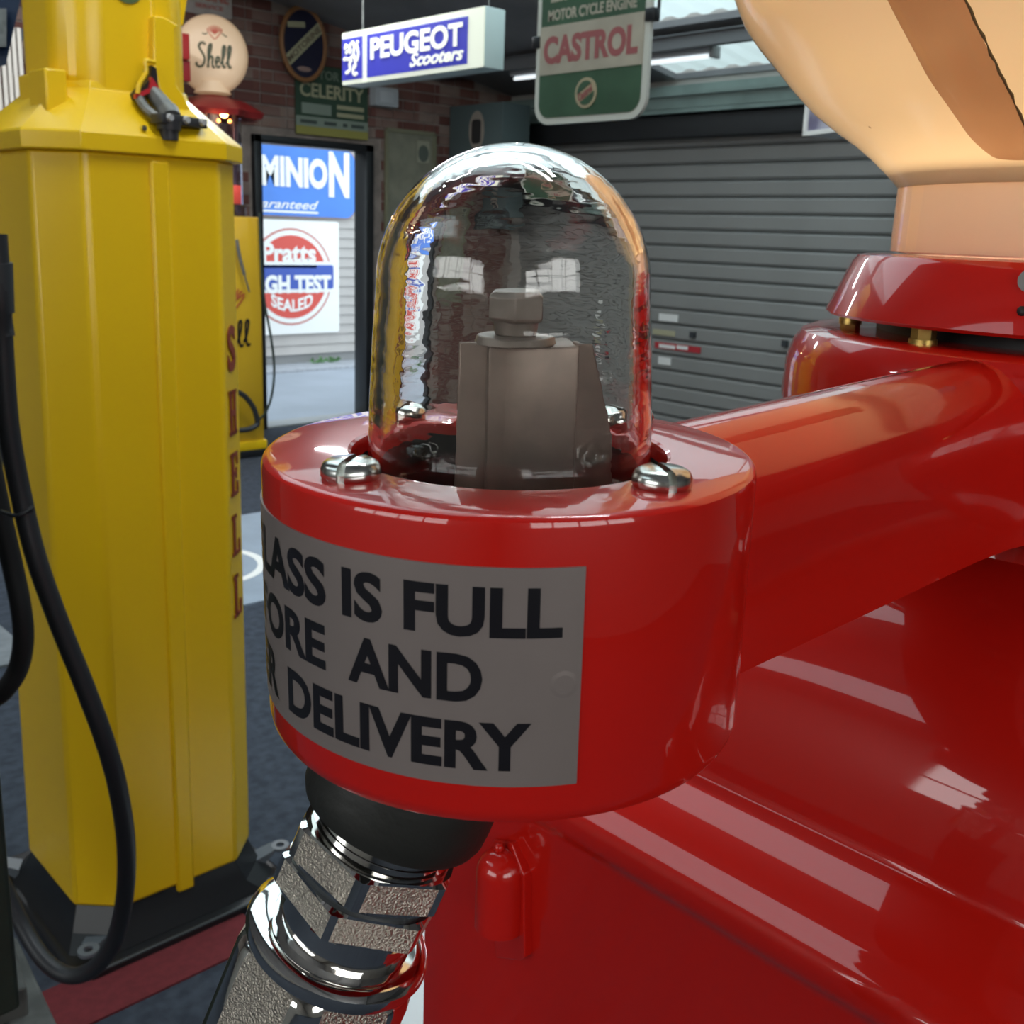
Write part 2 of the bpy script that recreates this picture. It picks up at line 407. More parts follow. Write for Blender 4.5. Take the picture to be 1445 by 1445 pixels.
for k, (x0, x1, y0, y1) in enumerate(SKY):
    b = MB(); n_ = max(2, int((y1 - y0) / 0.19)); rr = []
    for i in range(n_ * 4 + 1):
        y = y0 + (y1 - y0) * i / (n_ * 4); dz = (0, .018, .018, 0)[i % 4]
        rr.append([(x0, y, roof_z(x0) + 0.045 + dz), (x1, y, roof_z(x1) + 0.045 + dz)])
    b.rings(rr, closed=False, cap0=False, cap1=False)
    o = b.build('window_%d' % (k + 2), SKYP, None, 20); struct(o)
# purlins along Y under the sheets, rafters along the slope
for k, x in enumerate((5.79, 3.92, 2.02, 0.12, -1.9, -3.9)):
    b = MB(); b.box((x - 0.10, YF, roof_z(x) - 0.11), (x - 0.04, YB, roof_z(x) - 0.02)); b.box((x - 0.13, YF, roof_z(x) - 0.035), (x + 0.13, YB, roof_z(x) - 0.028))
    struct(b.build('trim_%d' % (k + 1), mat('purlin_grey', (0.13, 0.135, 0.14), 0.6)))

# header over the roller door: stacked green-grey steel sections
b = MB()
hz = lambda px, py: WX(px, py, XR - 0.16).z
z0, z1, z2 = hz(915, 160), hz(915, 137), hz(960, 123)
b.box((XR - 0.16, R_Y0 - 1.5, z0 + 0.02), (XR, YB, z1 - 0.015)); b.box((XR - 0.19, R_Y0 - 1.5, z1 - 0.012), (XR, YB, z1 + 0.012))
b.box((XR - 0.13, R_Y0 - 1.5, z1 + 0.012), (XR, YB, z2 + 0.02)); b.box((XR - 0.19, R_Y0 - 1.5, z0 - 0.015), (XR, YB, z0 + 0.012))
struct(b.build('trim_7', GRNST))
b = MB(); b.box((XR - 0.10, R_Y0 - 0.07, 0), (XR, R_Y0, z0), 0.004); struct(b.build('trim_8', mat('jamb_grey', (0.25, 0.28, 0.29), 0.5)))
b = MB(); b.box((XR - 0.06, R_Y0 - 0.28, 0), (XR, R_Y0 - 0.10, z0), 0.004); struct(b.build('trim_9', DKST))

# roller door with its slats
SLAT = mat('grey_roller_slat', (0.27, 0.275, 0.265), 0.45, noise=0.08, nscale=2, metal=0.1)
b = MB(); b.box((XR + 0.03, R_Y0, 0), (XR + 0.05, R_Y1, R_Z)); rd = struct(b.build('door_1', DKST))
pitch = 0.121; prof = [(0.0, 0.0), (-0.012, 0.008), (-0.020, 0.020), (-0.022, 0.10), (-0.016, 0.110), (0.0, 0.116)]
base_me = None
for i in range(int(2.40 / pitch) + 1):
    if base_me is None:
        b = MB(); b.rings([[(XR + 0.02 + dx, y, z) for dx, z in prof] for y in (R_Y0, R_Y1)])
        o = b.build('slat', SLAT, None, 25); base_me = o.data
    else:
        o = bpy.data.objects.new('slat', base_me); COL.objects.link(o)
    o.location = (0, 0, 0.035 + i * pitch); o.parent = rd
b = MB(); b.cyl((XR - 0.02, R_Y0, 2.52), (XR - 0.02, R_Y1, 2.52), 0.11, seg=32)
o = b.build('door_drum', DKST, rd)
b = MB(); b.box((XR - 0.15, R_Y0 + .005, 2.27), (XR - 0.02, R_Y1, z0 - .03), .01); o = b.build('drum_cover', mat('cover_black', (.02, .022, .024), .6), rd)  # black box added to paint the shade below the header
def on_door(px, py, px2, py2, name, m, lab=None, off=0.012, th=0.006):
    p = WX(px, py, XR - off); q = WX(px2, py2, XR - off); b = MB(); b.box((p.x, p.y, p.z), (p.x + th, q.y, q.z)); o = b.build(name, m, rd, 0)
    if lab: o['label'] = lab
    return o
on_door(930, 442, 956, 455, 'sticker', WHT, 'small white sticker')
on_door(921, 464, 952, 475, 'sticker', mat('faded_cream', (0.40, 0.38, 0.25), 0.7), 'faded cream sticker')
on_door(924, 482, 988, 499, 'sticker', mat('sticker_red', (0.42, 0.03, 0.04), 0.6), 'red and white sticker')
on_door(930, 485, 952, 493, 'sticker_print', WHT, off=0.016); on_door(955, 487, 970, 494, 'sticker_print', WHT, off=0.016)
on_door(929, 503, 946, 516, 'sticker', WHT, 'square white sticker low on the door')
on_door(973, 468, 979, 477, 'lock_bracket', DKST, off=0.03, th=0.03); on_door(1103, 480, 1109, 490, 'lock_bracket', DKST, off=0.03, th=0.03)

# bricks
BL, BH, BP, BPL = 0.203, 0.0675, 0.0795, 0.215
def brick_mesh(L, name='brick'):
    b = MB(); b.box((-L/2, -0.012, -BH/2), (L/2, 0.01, BH/2))
    es = [e for e in b.bm.edges if all(v.co.y < 0 for v in e.verts)]
    bmesh.ops.bevel(b.bm, geom=es, offset=0.004, segments=1, affect='EDGES')
    me = bpy.data.meshes.new(name); bmesh.ops.recalc_face_normals(b.bm, faces=b.bm.faces); b.bm.to_mesh(me); b.bm.free(); me.materials.append(BRICK); return me
bm_full = brick_mesh(BL); bm_half = brick_mesh(BL * 0.48)
def proj(p):
    q = p - CAM; z = q.dot(FW); return CX + F * q.dot(RT) / z, CY - F * q.dot(UP) / z
vis, rest = [], []
for r in range(0, 46):
    z = 0.045 + r * BP; x = 0.6 + (0.5 * BPL if r % 2 else 0); k = 0
    while x < XR - 0.02:
        half = (r * 7 + k * 3) % 11 == 0
        L = BL * 0.48 if half else BL; st = L + 0.012
        cx = x + L / 2
        if z < roof_z(cx) - 0.02 and not (z < DZ + BH / 2 and cx + L / 2 > DX0 - 0.01 and cx - L / 2 < DX1 + 0.01) and cx + L/2 < XR:
            px, py = proj(Vector((cx, YB, z)))
            seen = (262 < px < 372 and -5 < py < 205) or (372 <= px < 540 and -5 < py < 215) or (515 < px < 560 and py < 585) or (560 <= px < 715 and py < 330)
            hidden = (545 < px < 608 and 185 < py) or (425 < px < 512 and 100 < py < 190) or (272 < px < 345 and 48 < py < 128) or (500 < px < 690 and py < 110) or (645 < px and py > 150) or (403 < px < 455 and 20 < py < 102) or (255 < px < 350 and py > 138)
            (vis if seen and not hidden else rest).append((cx, z, half))
        x += st; k += 1
vis = vis[:300]
for cx, z, half in vis:
    o = bpy.data.objects.new('brick', bm_half if half else bm_full); COL.objects.link(o)
    o.location = (cx, YB + random.uniform(-.002, .002), z); o.parent = wall_b
b = MB()
for cx, z, half in rest:
    L = BL * (0.48 if half else 1); b.box((cx - L/2, YB - 0.012, z - BH/2), (cx + L/2, YB + 0.01, z + BH/2))
o = b.build('brickwork', BRICK, wall_b, 0); o['kind'] = 'stuff'

# door frame (black), open to the lane
b = MB(); fw = 0.075
iTL = WY(363, 200.4, YB); fw2 = iTL.x - DX0 + 0.01
b.box((DX0, YB - 0.05, 0), (DX0 + fw2, YB + 0.12, DZ), 0.004); b.box((DX1 - fw2 - 0.01, YB - 0.05, 0), (DX1, YB + 0.12, DZ), 0.004)
b.box((DX0, YB - 0.05, DZ - 0.055), (DX1, YB + 0.12, DZ), 0.004)
struct(b.build('door_2', BLK))
b = MB(); b.box((DX0 - 0.01, YB - 0.02, 0), (DX1 + 0.02, YB + 0.2, 0.012)); struct(b.build('trim_10', GREY))

# ================================================================== OUTSIDE THE DOOR
YO = 10.4
PAVE = mat('pale_concrete_paving', (0.36, 0.40, 0.46), 0.85, noise=0.12, nscale=1.5)
b = MB(); b.box((0, YB + 0.2, -0.06), (14, YO - 0.5, -0.01)); struct(b.build('floor_outside', PAVE))
b = MB(); b.box((0, YO - 0.5, -0.06), (14, YO, 0.02), 0.01); struct(b.build('trim_11', mat('kerb_concrete', (0.40, 0.42, 0.46), 0.85, noise=0.2)))
b = MB(); b.box((0, YO, 0), (14, YO + 0.1, 4.2)); wo = struct(b.build('wall_outside', mat('board_backing', (0.30, 0.30, 0.30), 0.8)))
PLK = mat('white_weatherboard', (0.50, 0.47, 0.45), 0.7, noise=0.18, nscale=1.2)
pm = None; bh = 0.108
for i in range(28):
    z = 0.12 + i * bh
    if pm is None:
        b = MB(); b.rings([[(x, YO, 0), (x, YO - 0.028, 0.0), (x, YO - 0.008, bh + 0.004), (x, YO, bh + 0.004)] for x in (4.6, 8.6)]); o = b.build('plank', PLK, None, 0); pm = o.data
    else: o = bpy.data.objects.new('plank', pm); COL.objects.link(o)
    o.location.z = z; o.parent = wo
b = MB()
for k in range(26):
    a = random.uniform(0, 2*PI); p = WZ(458, 512, 0.02) + Vector((random.uniform(-.16, .16), random.uniform(-.03, .03), 0)); p.z = 0.02
    d = Vector((math.cos(a) * .07, math.sin(a) * .05, random.uniform(.03, .09)))
    b.poly([p, p + d * .5 + Vector((.02, 0, 0)), p + d, p + d * .5 - Vector((.02, 0, 0))])
tag(b.build('weed_tuft', mat('weed_green', (0.10, 0.22, 0.08), 0.7), None, 0), 'green weed growing at the kerb outside the doorway', 'weed')

# enamel signs on the boards outside
BLUE = mat('sign_blue', (0.06, 0.22, 0.72), 0.35, noise=0.1, nscale=3); SWH = mat('sign_white', (0.86, 0.86, 0.84), 0.4)
SRED = mat('sign_red', (0.66, 0.07, 0.05), 0.4); NAVY = mat('sign_navy', (0.03, 0.08, 0.42), 0.4); RUST = mat('rusty_edge', (0.35, 0.20, 0.15), 0.8)
ys_ = YO - 0.045
def oz(px, py): return WY(px, py, ys_)
a = oz(500, 214); c = oz(478, 307)
x0 = oz(364, 250).x - 0.75; x1 = a.x; zt_, zb = oz(363, 202).z, oz(364, 303).z
root = thing('enamel_sign', 'blue enamel sign with bold white capitals, the upper one outside the doorway', 'sign', ((x0 + x1) / 2, ys_, (zt_ + zb) / 2))
b = MB(); M = on_back(((x0 + x1) / 2, ys_, (zt_ + zb) / 2)); plate(b, rrect(x1 - x0, zt_ - zb, 0.12), -0.004, 0.008, M); child(b.build('sign_panel', BLUE, None, 30), root)
b = MB(); plate(b, rrect(x1 - x0 + 0.02, zt_ - zb + 0.02, 0.125), -0.008, 0.004, M); child(b.build('rusty_rim', RUST, None, 30), root)
def word_on(px0, py0, px1, py1, s, m, root, bold=0.02, shear=0, off=0.012, y=None, **k):
    y = ys_ if y is None else y
    p, q = WY(px0, (py0 + py1) / 2, y), WY(px1, (py0 + py1) / 2, y); t, u_ = WY((px0 + px1) / 2, py0, y), WY((px0 + px1) / 2, py1, y)
    c_ = ((p.x + q.x) / 2, y - off, (t.z + u_.z) / 2)
    return text('lettering', s, abs(q.x - p.x), abs(t.z - u_.z), m, root, on_back(c_), bold, shear, **k)
p0 = oz(362, 240); 
M_w = oz(462, 0).x - p0.x
word_on(313, 219, 461, 263, 'DOMINIO', SWH, root, 0.05); word_on(463, 215, 492, 279, 'N', SWH, root, 0.05)
word_on(341, 281, 449, 294, 'Guaranteed', SWH, root, 0.012, 0.4)
b = MB(); p, q = oz(330, 298), oz(448, 300); b.box((p.x, ys_ - 0.014, oz(400, 300).z), (q.x, ys_ - 0.008, oz(400, 297).z)); child(b.build('underline', SWH, None, 0), root)
# roundel sign
zt_, zb = oz(420, 311).z, oz(420, 471).z; x1 = oz(478, 390).x; cxx = oz(411, 392).x; x0 = 2 * cxx - x1
root = thing('enamel_sign', 'white enamel sign with red roundel and blue band reading HIGH TEST, outside the doorway', 'sign', ((x0 + x1) / 2, ys_, (zt_ + zb) / 2))
M = on_back(((x0 + x1) / 2, ys_, (zt_ + zb) / 2)); b = MB(); plate(b, rrect(x1 - x0, zt_ - zb, 0.03), -0.004, 0.006, M); child(b.build('sign_panel', SWH, None, 30), root)
rc = oz(411, 391); Rr = oz(468, 391).x - rc.x; Mr = on_back((rc.x, ys_, rc.z))
b = MB(); disc2d(b, 0, 0, Rr, Rr, 0.005, 0.008, Mr); child(b.build('roundel_ring', mat('thin_red_line', (0.55, 0.16, 0.13), 0.5), None, 30), root)
b = MB(); disc2d(b, 0, 0, Rr * .96, Rr * .96, 0.006, 0.010, Mr); child(b.build('roundel_white', SWH, None, 30), root)
b = MB(); disc2d(b, 0, 0, Rr * .86, Rr * .86, 0.008, 0.012, Mr); child(b.build('roundel_red', SRED, None, 30), root)
b = MB(); plate(b, rrect(Rr * 2.02, Rr * .64, .02), 0.010, 0.014, Mr); child(b.build('band_white', SWH, None, 0), root)
b = MB(); plate(b, rrect(Rr * 2.06, Rr * .50, .03), 0.012, 0.016, Mr); child(b.build('band_blue', NAVY, None, 0), root)
word_on(349, 388, 466, 414, 'HIGH TEST', SWH, root, 0.05, off=0.018)
word_on(369, 343, 445, 371, 'Pratts', SWH, root, 0.035, off=0.014)
b = MB(); p, q = oz(372, 374), oz(446, 378); b.box((p.x, ys_ - 0.016, q.z), (q.x, ys_ - 0.010, p.z)); child(b.build('underline', SWH, None, 0), root)
bmt = text_mesh('SEALED', Rr * 1.0, Rr * .26, 0.03, 0, 0.002)
for v in bmt.verts:
    t = (v.co.x - Rr * .5) / (Rr * .5); v.co.x -= Rr * .5; v.co.y += -Rr * .72 + 0.14 * Rr * t * t
bmesh.ops.transform(bmt, matrix=Mr @ Matrix.Translation((0, 0, 0.013)), verts=bmt.verts)
b = MB(); b.bm.free(); b.bm = bmt; child(b.build('lettering', SWH, None, 0), root)

# ================================================================== SIGNS INSIDE
def wallb(px, py, off=0.0): return WY(px, py, YB - off)
def back_plate(name, lab, px0, py0, px1, py1, m, off=0.03, th=0.012, r=0.01, panel='panel'):
    y = YB - off; A_, B_ = WY(px0, (py0 + py1) / 2, y), WY(px1, (py0 + py1) / 2, y); T_, U_ = WY((px0 + px1) / 2, py0, y), WY((px0 + px1) / 2, py1, y)
    c_ = ((A_.x + B_.x) / 2, y, (T_.z + U_.z) / 2); root = thing(name, lab, 'sign', c_)
    w, h = B_.x - A_.x, T_.z - U_.z
    b = MB(); plate(b, rrect(w, h, r), -th, 0, on_back(c_)); child(b.build(panel, m, None, 30), root)
    return root, c_, w, h
GRN = mat('dark_sign_green', (0.035, 0.075, 0.045), 0.6, noise=0.3, nscale=5)
SYEL = mat('dull_sign_yellow', (0.30, 0.28, 0.07), 0.6); CREAM = mat('dull_cream', (0.36, 0.35, 0.22), 0.7); GLT = mat('sign_pale_green', (0.22, 0.27, 0.22), 0.7)
root, c_, w, h = back_plate('tin_sign', 'dark green tin sign with cream capitals and yellow base, on the bricks above the doorway', 417, 95, 519, 193, GRN)
M = on_back(c_)
def bar(root, M, x0, y0, x1, y1, m, z=0.003, name='printed_bar'):
    b = MB(); b.rings([[M @ Vector(p) for p in ((x0, y0, zz), (x1, y0, zz), (x1, y1, zz), (x0, y1, zz))] for zz in (0, z)]); o = b.build(name, m, None, 0); child(o, root); return o
bar(root, M, -w/2, -h/2, w/2, -h*.38, SYEL); bar(root, M, -w/2, -h*.38, w/2, -h*.24, GLT)
text('lettering', 'CELERITY', w * .88, h * .20, CREAM, root, M @ Matrix.Translation((0, h * .14, 0)), 0.02, ext=0.004)
text('lettering', 'MOTOR OILS', w * .8, h * .13, mat('dim_print', (.16, .20, .15), .7), root, M @ Matrix.Translation((0, h * .37, 0)), 0.02, ext=0.003)
bar(root, M, -w*.42, -h*.20, -w*.02, -h*.05, GLT)
bar(root, M, w*.06, -h*.09, w*.44, -h*.03, CREAM); bar(root, M, w*.06, -h*.20, w*.44, -h*.14, CREAM)
for k, (a0, a1) in enumerate(((-.44, -.22), (-.12, .05), (.14, .2), (.26, .44))): bar(root, M, w*a0, -h*.34, w*a1, -h*.29, mat('dark_print', (.06, .08, .07), .7), 0.005)
# oval sign, hung a little off the wall
yo = YB - 0.10; oc = WY(428.5, 62, yo); rx = (WY(459, 62, yo).x - WY(398, 62, yo).x) / 2; rz = (WY(428, 11, yo).z - WY(428, 113, yo).z) / 2
root = thing('oval_sign', 'oval navy sign, brown frame, cream diagonal band, high on the bricks', 'sign', oc); M = on_back(oc)
b = MB(); b.tube([M @ Vector((rx * math.cos(a * PI / 24), rz * math.sin(a * PI / 24), 0)) for a in range(49)], 0.018, 8, 1); child(b.build('frame', mat('brown_frame', (0.24, 0.11, 0.04), .5), None), root)
b = MB(); disc2d(b, 0, 0, rx, rz, -0.01, 0.004, M); child(b.build('panel', mat('very_dark_navy', (.010, .010, .030), .5), None, 30), root)
ang = math.atan2(.30, .26); MR = M @ Matrix.Rotation(math.radians(43), 4, 'Z')
b = MB(); plate(b, rrect(rx * 2.25, rz * .30, .005), .004, .008, MR); child(b.build('diagonal_band', CREAM, None, 0), root)
text('lettering', 'MOTORINE', rx * 2.0, rz * .17, mat('brown_print', (.12, .09, .06), .7), root, MR @ Matrix.Translation((0, 0, .008)), 0.02)
b = MB(); plate(b, rrect(rx * .8, rz * .16, .005), .004, .008, M @ Matrix.Translation((-rx * .35, rz * .50, 0)) @ Matrix.Rotation(.12, 4, 'Z')); child(b.build('small_label', CREAM, None, 0), root)
b = MB(); disc2d(b, 0, -rz * .70, rx * .32, rz * .07, .004, .008, M); child(b.build('small_emblem', mat('dull_pink', (.30, .20, .17), .7), None, 0), root)
root, c_, w, h = back_plate('tin_sign', 'white sign with faded red capitals reading ENGINE, high on the brick wall', 262, -28, 327, 22, mat('grimy_white', (.42, .38, .35), .7, noise=.2))
text('lettering', 'ENGINE', w * .86, h * .30, mat('faded_red', (.40, .12, .10), .6), root, on_back(c_) @ Matrix.Translation((0, h * .06, 0)), 0.03, ext=.003)
text('lettering', 'SERVICE', w * .6, h * .12, mat('faded_red', (.40, .12, .10), .6), root, on_back(c_) @ Matrix.Translation((0, -h * .25, 0)), 0.02, ext=.003)
PARCH = mat('parchment', (.24, .24, .18), .7, noise=.25, nscale=8)
root, c_, w, h = back_plate('framed_poster', 'tall faded green-grey framed poster on the bricks right of the doorway', 545, 186, 611, 420, PARCH)
root['category'] = 'poster'
M = on_back(c_); b = MB()
for s_ in (-1, 1): b.rings([[M @ Vector(p) for p in ((s_*w/2 - .015, -h/2, z), (s_*w/2 + .015, -h/2, z), (s_*w/2 + .015, h/2, z), (s_*w/2 - .015, h/2, z))] for z in (-.01, .015)])
for s_ in (-1, 1): b.rings([[M @ Vector(p) for p in ((-w/2, s_*h/2 - .015, z), (w/2, s_*h/2 - .015, z), (w/2, s_*h/2 + .015, z), (-w/2, s_*h/2 + .015, z))] for z in (-.01, .015)])
child(b.build('frame', mat('olive_frame', (.20, .20, .13), .6), None, 0), root)
b = MB(); disc2d(b, w * .27, h * .38, w * .11, h * .05, 0, .004, M); child(b.build('seal', mat('grey_seal', (.10, .12, .10), .7), None, 0), root)
b = MB(); plate(b, rrect(w * .26, h * .13, .01), 0, .002, M @ Matrix.Translation((w * .27, h * .39, 0))); child(b.build('seal_panel', mat('parchment_light', (.32, .32, .24), .7), None, 0), root)
root, c_, w, h = back_plate('wall_box', 'small pale grey junction box on the bricks below the blue lightbox', 530, 124, 562, 150, mat('pale_grey_box', (.40, .43, .45), .6), off=.09, th=.08); root['category'] = 'box'
child(MB().box((c_[0] - w*.3, YB - .094, c_[2] - h*.3), (c_[0] + w*.3, YB - .089, c_[2] + h*.3), .001).build('lid', mat('pale_grey_lid', (.46, .49, .51), .5), None), root)

# cabinet in the far corner
xc = 5.9; A_, B_ = WX(631, 186, xc), WX(709, 181, xc); T_, U_ = WX(670, 147, xc), WX(670, 221, xc)
root = thing('corner_sign_box', 'grey-green box sign with a cream oval window hanging in the far corner', 'sign', (xc, (A_.y + B_.y) / 2, U_.z))
TEAL = mat('grey_teal', (.085, .12, .12), .6)
yl = min(A_.y, YB - .03); yc, w, h = (yl + B_.y) / 2, yl - B_.y, T_.z - U_.z
b = MB(); b.box((xc, B_.y, U_.z - h * .55), (xc + .3, yl, T_.z), .006); child(b.build('box_body', TEAL, None), root)
M = on_right((xc, yc, (T_.z + U_.z) / 2)); ox = -(WX(673, 181, xc).y - yc)
b = MB(); disc2d(b, ox, 0, w * .14, h * .37, 0, .006, M); child(b.build('oval_rim', mat('oval_cream', (.30, .26, .22), .6), None), root)
b = MB(); plate(b, rrect(w * .17, h * .46, .03), .006, .010, M @ Matrix.Translation((ox, -.01, 0))); child(b.build('oval_window', mat('oval_dark', (.03, .03, .03), .4), None), root)
bar(root, M, -w/2, -h*1.04, w/2, -h*.5, mat('band_dark', (.03, .045, .05), .6), .004)
text('lettering', 'ESSOLUBE', w * .8, h * .28, mat('band_letters', (.16, .21, .21), .6), root, M @ Matrix.Translation((0, -h * .76, .004)), .03)

# blue lightbox
X0 = 3.174; root = thing('lightbox_sign', 'lit blue and white lightbox sign with lion emblem and word Scooters, hanging from the ceiling', 'sign', (X0, 4.165, 2.23))
LBW = emis('lit_white_acrylic', (0.95, 0.97, 0.80), 0.30); ALU = mat('pale_mint_casing', (.55, .66, .64), .45)
yR, yL, zB, zT = 3.63, 4.70, 2.232, 2.478; w, h = yL - yR, zT - zB; M = on_right((X0, (yL + yR) / 2, (zB + zT) / 2))
b = MB(); b.box((X0, yR, zB), (X0 + .115, yL, zT), .006); child(b.build('casing', ALU, None), root)
b = MB(); plate(b, rrect(w - .004, h - .004, .006), 0, .005, M); child(b.build('light_panel', LBW, None), root)
PB = emis('lit_blue_acrylic', (.03, .035, .50), 0.22)
w2 = w * .885; bx0 = -w/2 + .004; 
def lbar(x0, x1, y0, y1, m, z, name): 
    b = MB(); b.rings([[M @ Vector(p) for p in ((x0, y0, zz), (x1, y0, zz), (x1, y1, zz), (x0, y1, zz))] for zz in (.004, z)]); child(b.build(name, m, None, 0), root)
lbar(bx0, -w/2 + w * .165, -h/2 + .022, h/2 - .03, PB, .007, 'blue_panel'); lbar(-w/2 + w * .20, -w/2 + w * .90, -h/2 + .022, h/2 - .03, PB, .007, 'blue_panel')
LET = emis('lit_cream_letter', (1, 1, .85), 0.45)
text('lettering', 'PEUGEOT', w * .64, h * .40, LET, root, M @ Matrix.Translation((w * .05, h * .105, .008)), 0.035, spacing=1.0)
text('lettering', 'Scooters', w * .36, h * .24, LET, root, M @ Matrix.Translation((w * .20, -h * .215, .009)), 0.028, .35)
LIO = mat('lion_grey', (.45, .48, .60), .4)
lion = [[(.62,.95),(.70,.80),(.66,.62),(.74,.45),(.78,.28),(.66,.20)], [(.62,.95),(.48,.90),(.42,.78),(.52,.72)], [(.45,.80),(.25,.86),(.10,.80),(.18,.92)],
        [(.50,.66),(.30,.72),(.15,.66)], [(.60,.55),(.35,.48),(.10,.52),(.04,.46)], [(.55,.45),(.40,.34),(.42,.18),(.22,.10),(.16,.14)], [(.70,.30),(.62,.12),(.72,.02),(.86,.06)], [(.86,.40),(.95,.60),(.86,.85),(.94,.95)]]
strokes('lion_emblem', lion, .0085, LET, root, M @ Matrix.Translation((-w/2 + .018, -h * .34, .009)), (w * .125, h * .66), .35)
for px, py in ((512, 42), (690, 2)):
    y = WX(px, py, X0 + .05).y; child(MB().tube([(X0 + .05, y, zT - .003), (X0 + .05, y, roof_z(X0) + .01)], .004, 6, 1).build('hanging_chain', DULL, None), root)

# hanging oil sign
X0 = 2.781; yR, yL, zB, zT = 2.375, 2.895, 1.925, 2.50; w, h = yL - yR, zT - zB; M = on_right((X0, (yL + yR) / 2, (zB + zT) / 2))
root = thing('enamel_oil_sign', 'hanging green and cream enamel sign with large faded red capitals and a round emblem', 'sign', (X0, (yL + yR) / 2, zB))
OGR = mat('enamel_green', (.045, .095, .055), .4, noise=.25, nscale=7); OCR = mat('stained_cream', (.38, .34, .27), .5, noise=.25, nscale=6); EDG = mat('pale_sign_rim', (.50, .50, .45), .5)
b = MB(); plate(b, rrect(w, h, .07, 8), -.012, .004, M); child(b.build('rim', EDG, None), root)
b = MB(); plate(b, rrect(w - .045, h - .045, .05, 8), 0, .007, M); child(b.build('green_panel', OGR, None), root)
def zz(v): return v - (zB + zT) / 2
b = MB(); b.rings([[M @ Vector(p) for p in ((-w/2 + .022, zz(2.092), q), (w/2 - .022, zz(2.092), q), (w/2 - .022, zz(2.252), q), (-w/2 + .022, zz(2.252), q))] for q in (.004, .009)]); child(b.build('cream_band', OCR, None, 0), root)
ORD = mat('faded_red_print', (.27, .08, .08), .5)
text('lettering', 'CASTROL', w * .84, .093, ORD, root, M @ Matrix.Translation((0, zz(2.172), .009)), .045)
text('lettering', 'MOTOR CYCLE ENGINE', w * .78, .036, OCR, root, M @ Matrix.Translation((0, zz(2.286), .007)), .03)
text('lettering', 'E.N.V. OIL', w * .74, .075, OCR, root, M @ Matrix.Translation((0, zz(2.365), .007)), .03)
ez = zz(2.020); b = MB(); disc2d(b, -.005, ez, .050, .050, .005, .010, M); child(b.build('emblem_disc', mat('emblem_cream', (.34, .28, .18), .5), None), root)
b = MB(); b.rings([[M @ Vector((-.005 + .040 * math.cos(a * PI/8 + .9), ez + .040 * math.sin(a * PI/8 + .9), q)) for a in range(0, 7)] for q in (.008, .012)])
b.rings([[M @ Vector((-.005 + .040 * math.cos(a * PI/8 + .9 + PI), ez + .040 * math.sin(a * PI/8 + .9 + PI), q)) for a in range(0, 7)] for q in (.008, .012)])
child(b.build('emblem_green', OGR, None, 0), root)
text('emblem_word', 'Castrol', .072, .024, ORD, root, M @ Matrix.Translation((-.005, ez, .013)) @ Matrix.Rotation(.5, 4, 'Z'), .03, .2)
for s_, zc in ((-1, 2.205), (1, 2.24)):
    b = MB(); b.box((X0 - .012, (yL + yR) / 2 - s_ * w / 2 - .022, zc - .02), (X0 + .02, (yL + yR) / 2 - s_ * w / 2 + .018, zc + .02), .004); child(b.build('clamp', BLK, None), root)
    y = (yL + yR) / 2 - s_ * w / 2; child(MB().tube([(X0 + .02, y - s_ * .012, zc), (X0 + .02, y - s_ * .012, roof_z(X0) - .1 + .11)], .006, 8, 1).build('hanging_rod', BLK, None), root)

# fluorescent batten on the purlin
a_ = WX(1000, 74, 5.86); 
root = thing('fluorescent_light', 'white fluorescent batten fixed under the roof purlin above the roller door', 'light', (5.90, a_.y + .6, a_.z))
b = MB(); b.box((5.86, a_.y, a_.z), (5.95, a_.y + 1.9, a_.z + .04), .008); child(b.build('housing', mat('white_enamel', (.6, .62, .64), .4), None), root)
b = MB(); b.cyl((5.90, a_.y + .02, a_.z - .016), (5.90, a_.y + 1.88, a_.z - .016), .014, seg=12); child(b.build('tube_lamp', emis('tube_glow', (.9, .97, 1), 0.9), None), root)
b = MB(); b.box((5.86, a_.y - .03, a_.z - .03), (5.95, a_.y, a_.z + .045), .006); child(b.build('end_cap', GREY, None), root)
b = MB(); b.tube([(5.90, a_.y + .05, a_.z + .04), (5.90, a_.y + .05, roof_z(5.9) - .03)], .012, 8, 1); child(b.build('hanger', GREY, None), root)

# lightbox at the right, behind the globe
pA = WD(1139, 170, 3.0)
root = thing('picture_lightbox', 'white framed box sign with violet picture, half hidden behind the big milk glass globe', 'sign', pA)
q0, q1, q2 = WD(1139, 151, 3.0), WD(1145, 193, 3.0), WD(1225, 207, 2.78)
X0b = pA.x; hb = .22; M = frame((pA.x, pA.y, WD(1143, 192, 3.0).z), (q2 - q1).to_2d().to_3d().normalized(), (0, 0, 1))
def fbox(b, x0, x1, y0, y1, z0, z1): b.rings([[M @ Vector(p) for p in ((x0, y0, q), (x1, y0, q), (x1, y1, q), (x0, y1, q))] for q in (z0, z1)])
b = MB(); fbox(b, 0, .62, 0, hb, -.10, 0); child(b.build('casing', WHT, None, 0), root)
b = MB(); fbox(b, 0, .62, 0, .012, 0, .012); fbox(b, 0, .62, hb - .012, hb, 0, .012); fbox(b, 0, .012, 0, hb, 0, .012); fbox(b, .608, .62, 0, hb, 0, .012); child(b.build('frame', WHT, None, 0), root)
b = MB(); fbox(b, .012, .608, .012, hb - .012, 0, .004); child(b.build('picture', mat('violet_print', (.16, .15, .24), .3, col2=(.5, .5, .58), nscale=12), None, 0), root)
for xx in (.1, .52):
    q = M @ Vector((xx, hb, -.05)); child(MB().tube([q, (q.x, q.y, roof_z(q.x) + .01)], .005, 6, 1).build('hanging_rod', DULL, None), root)

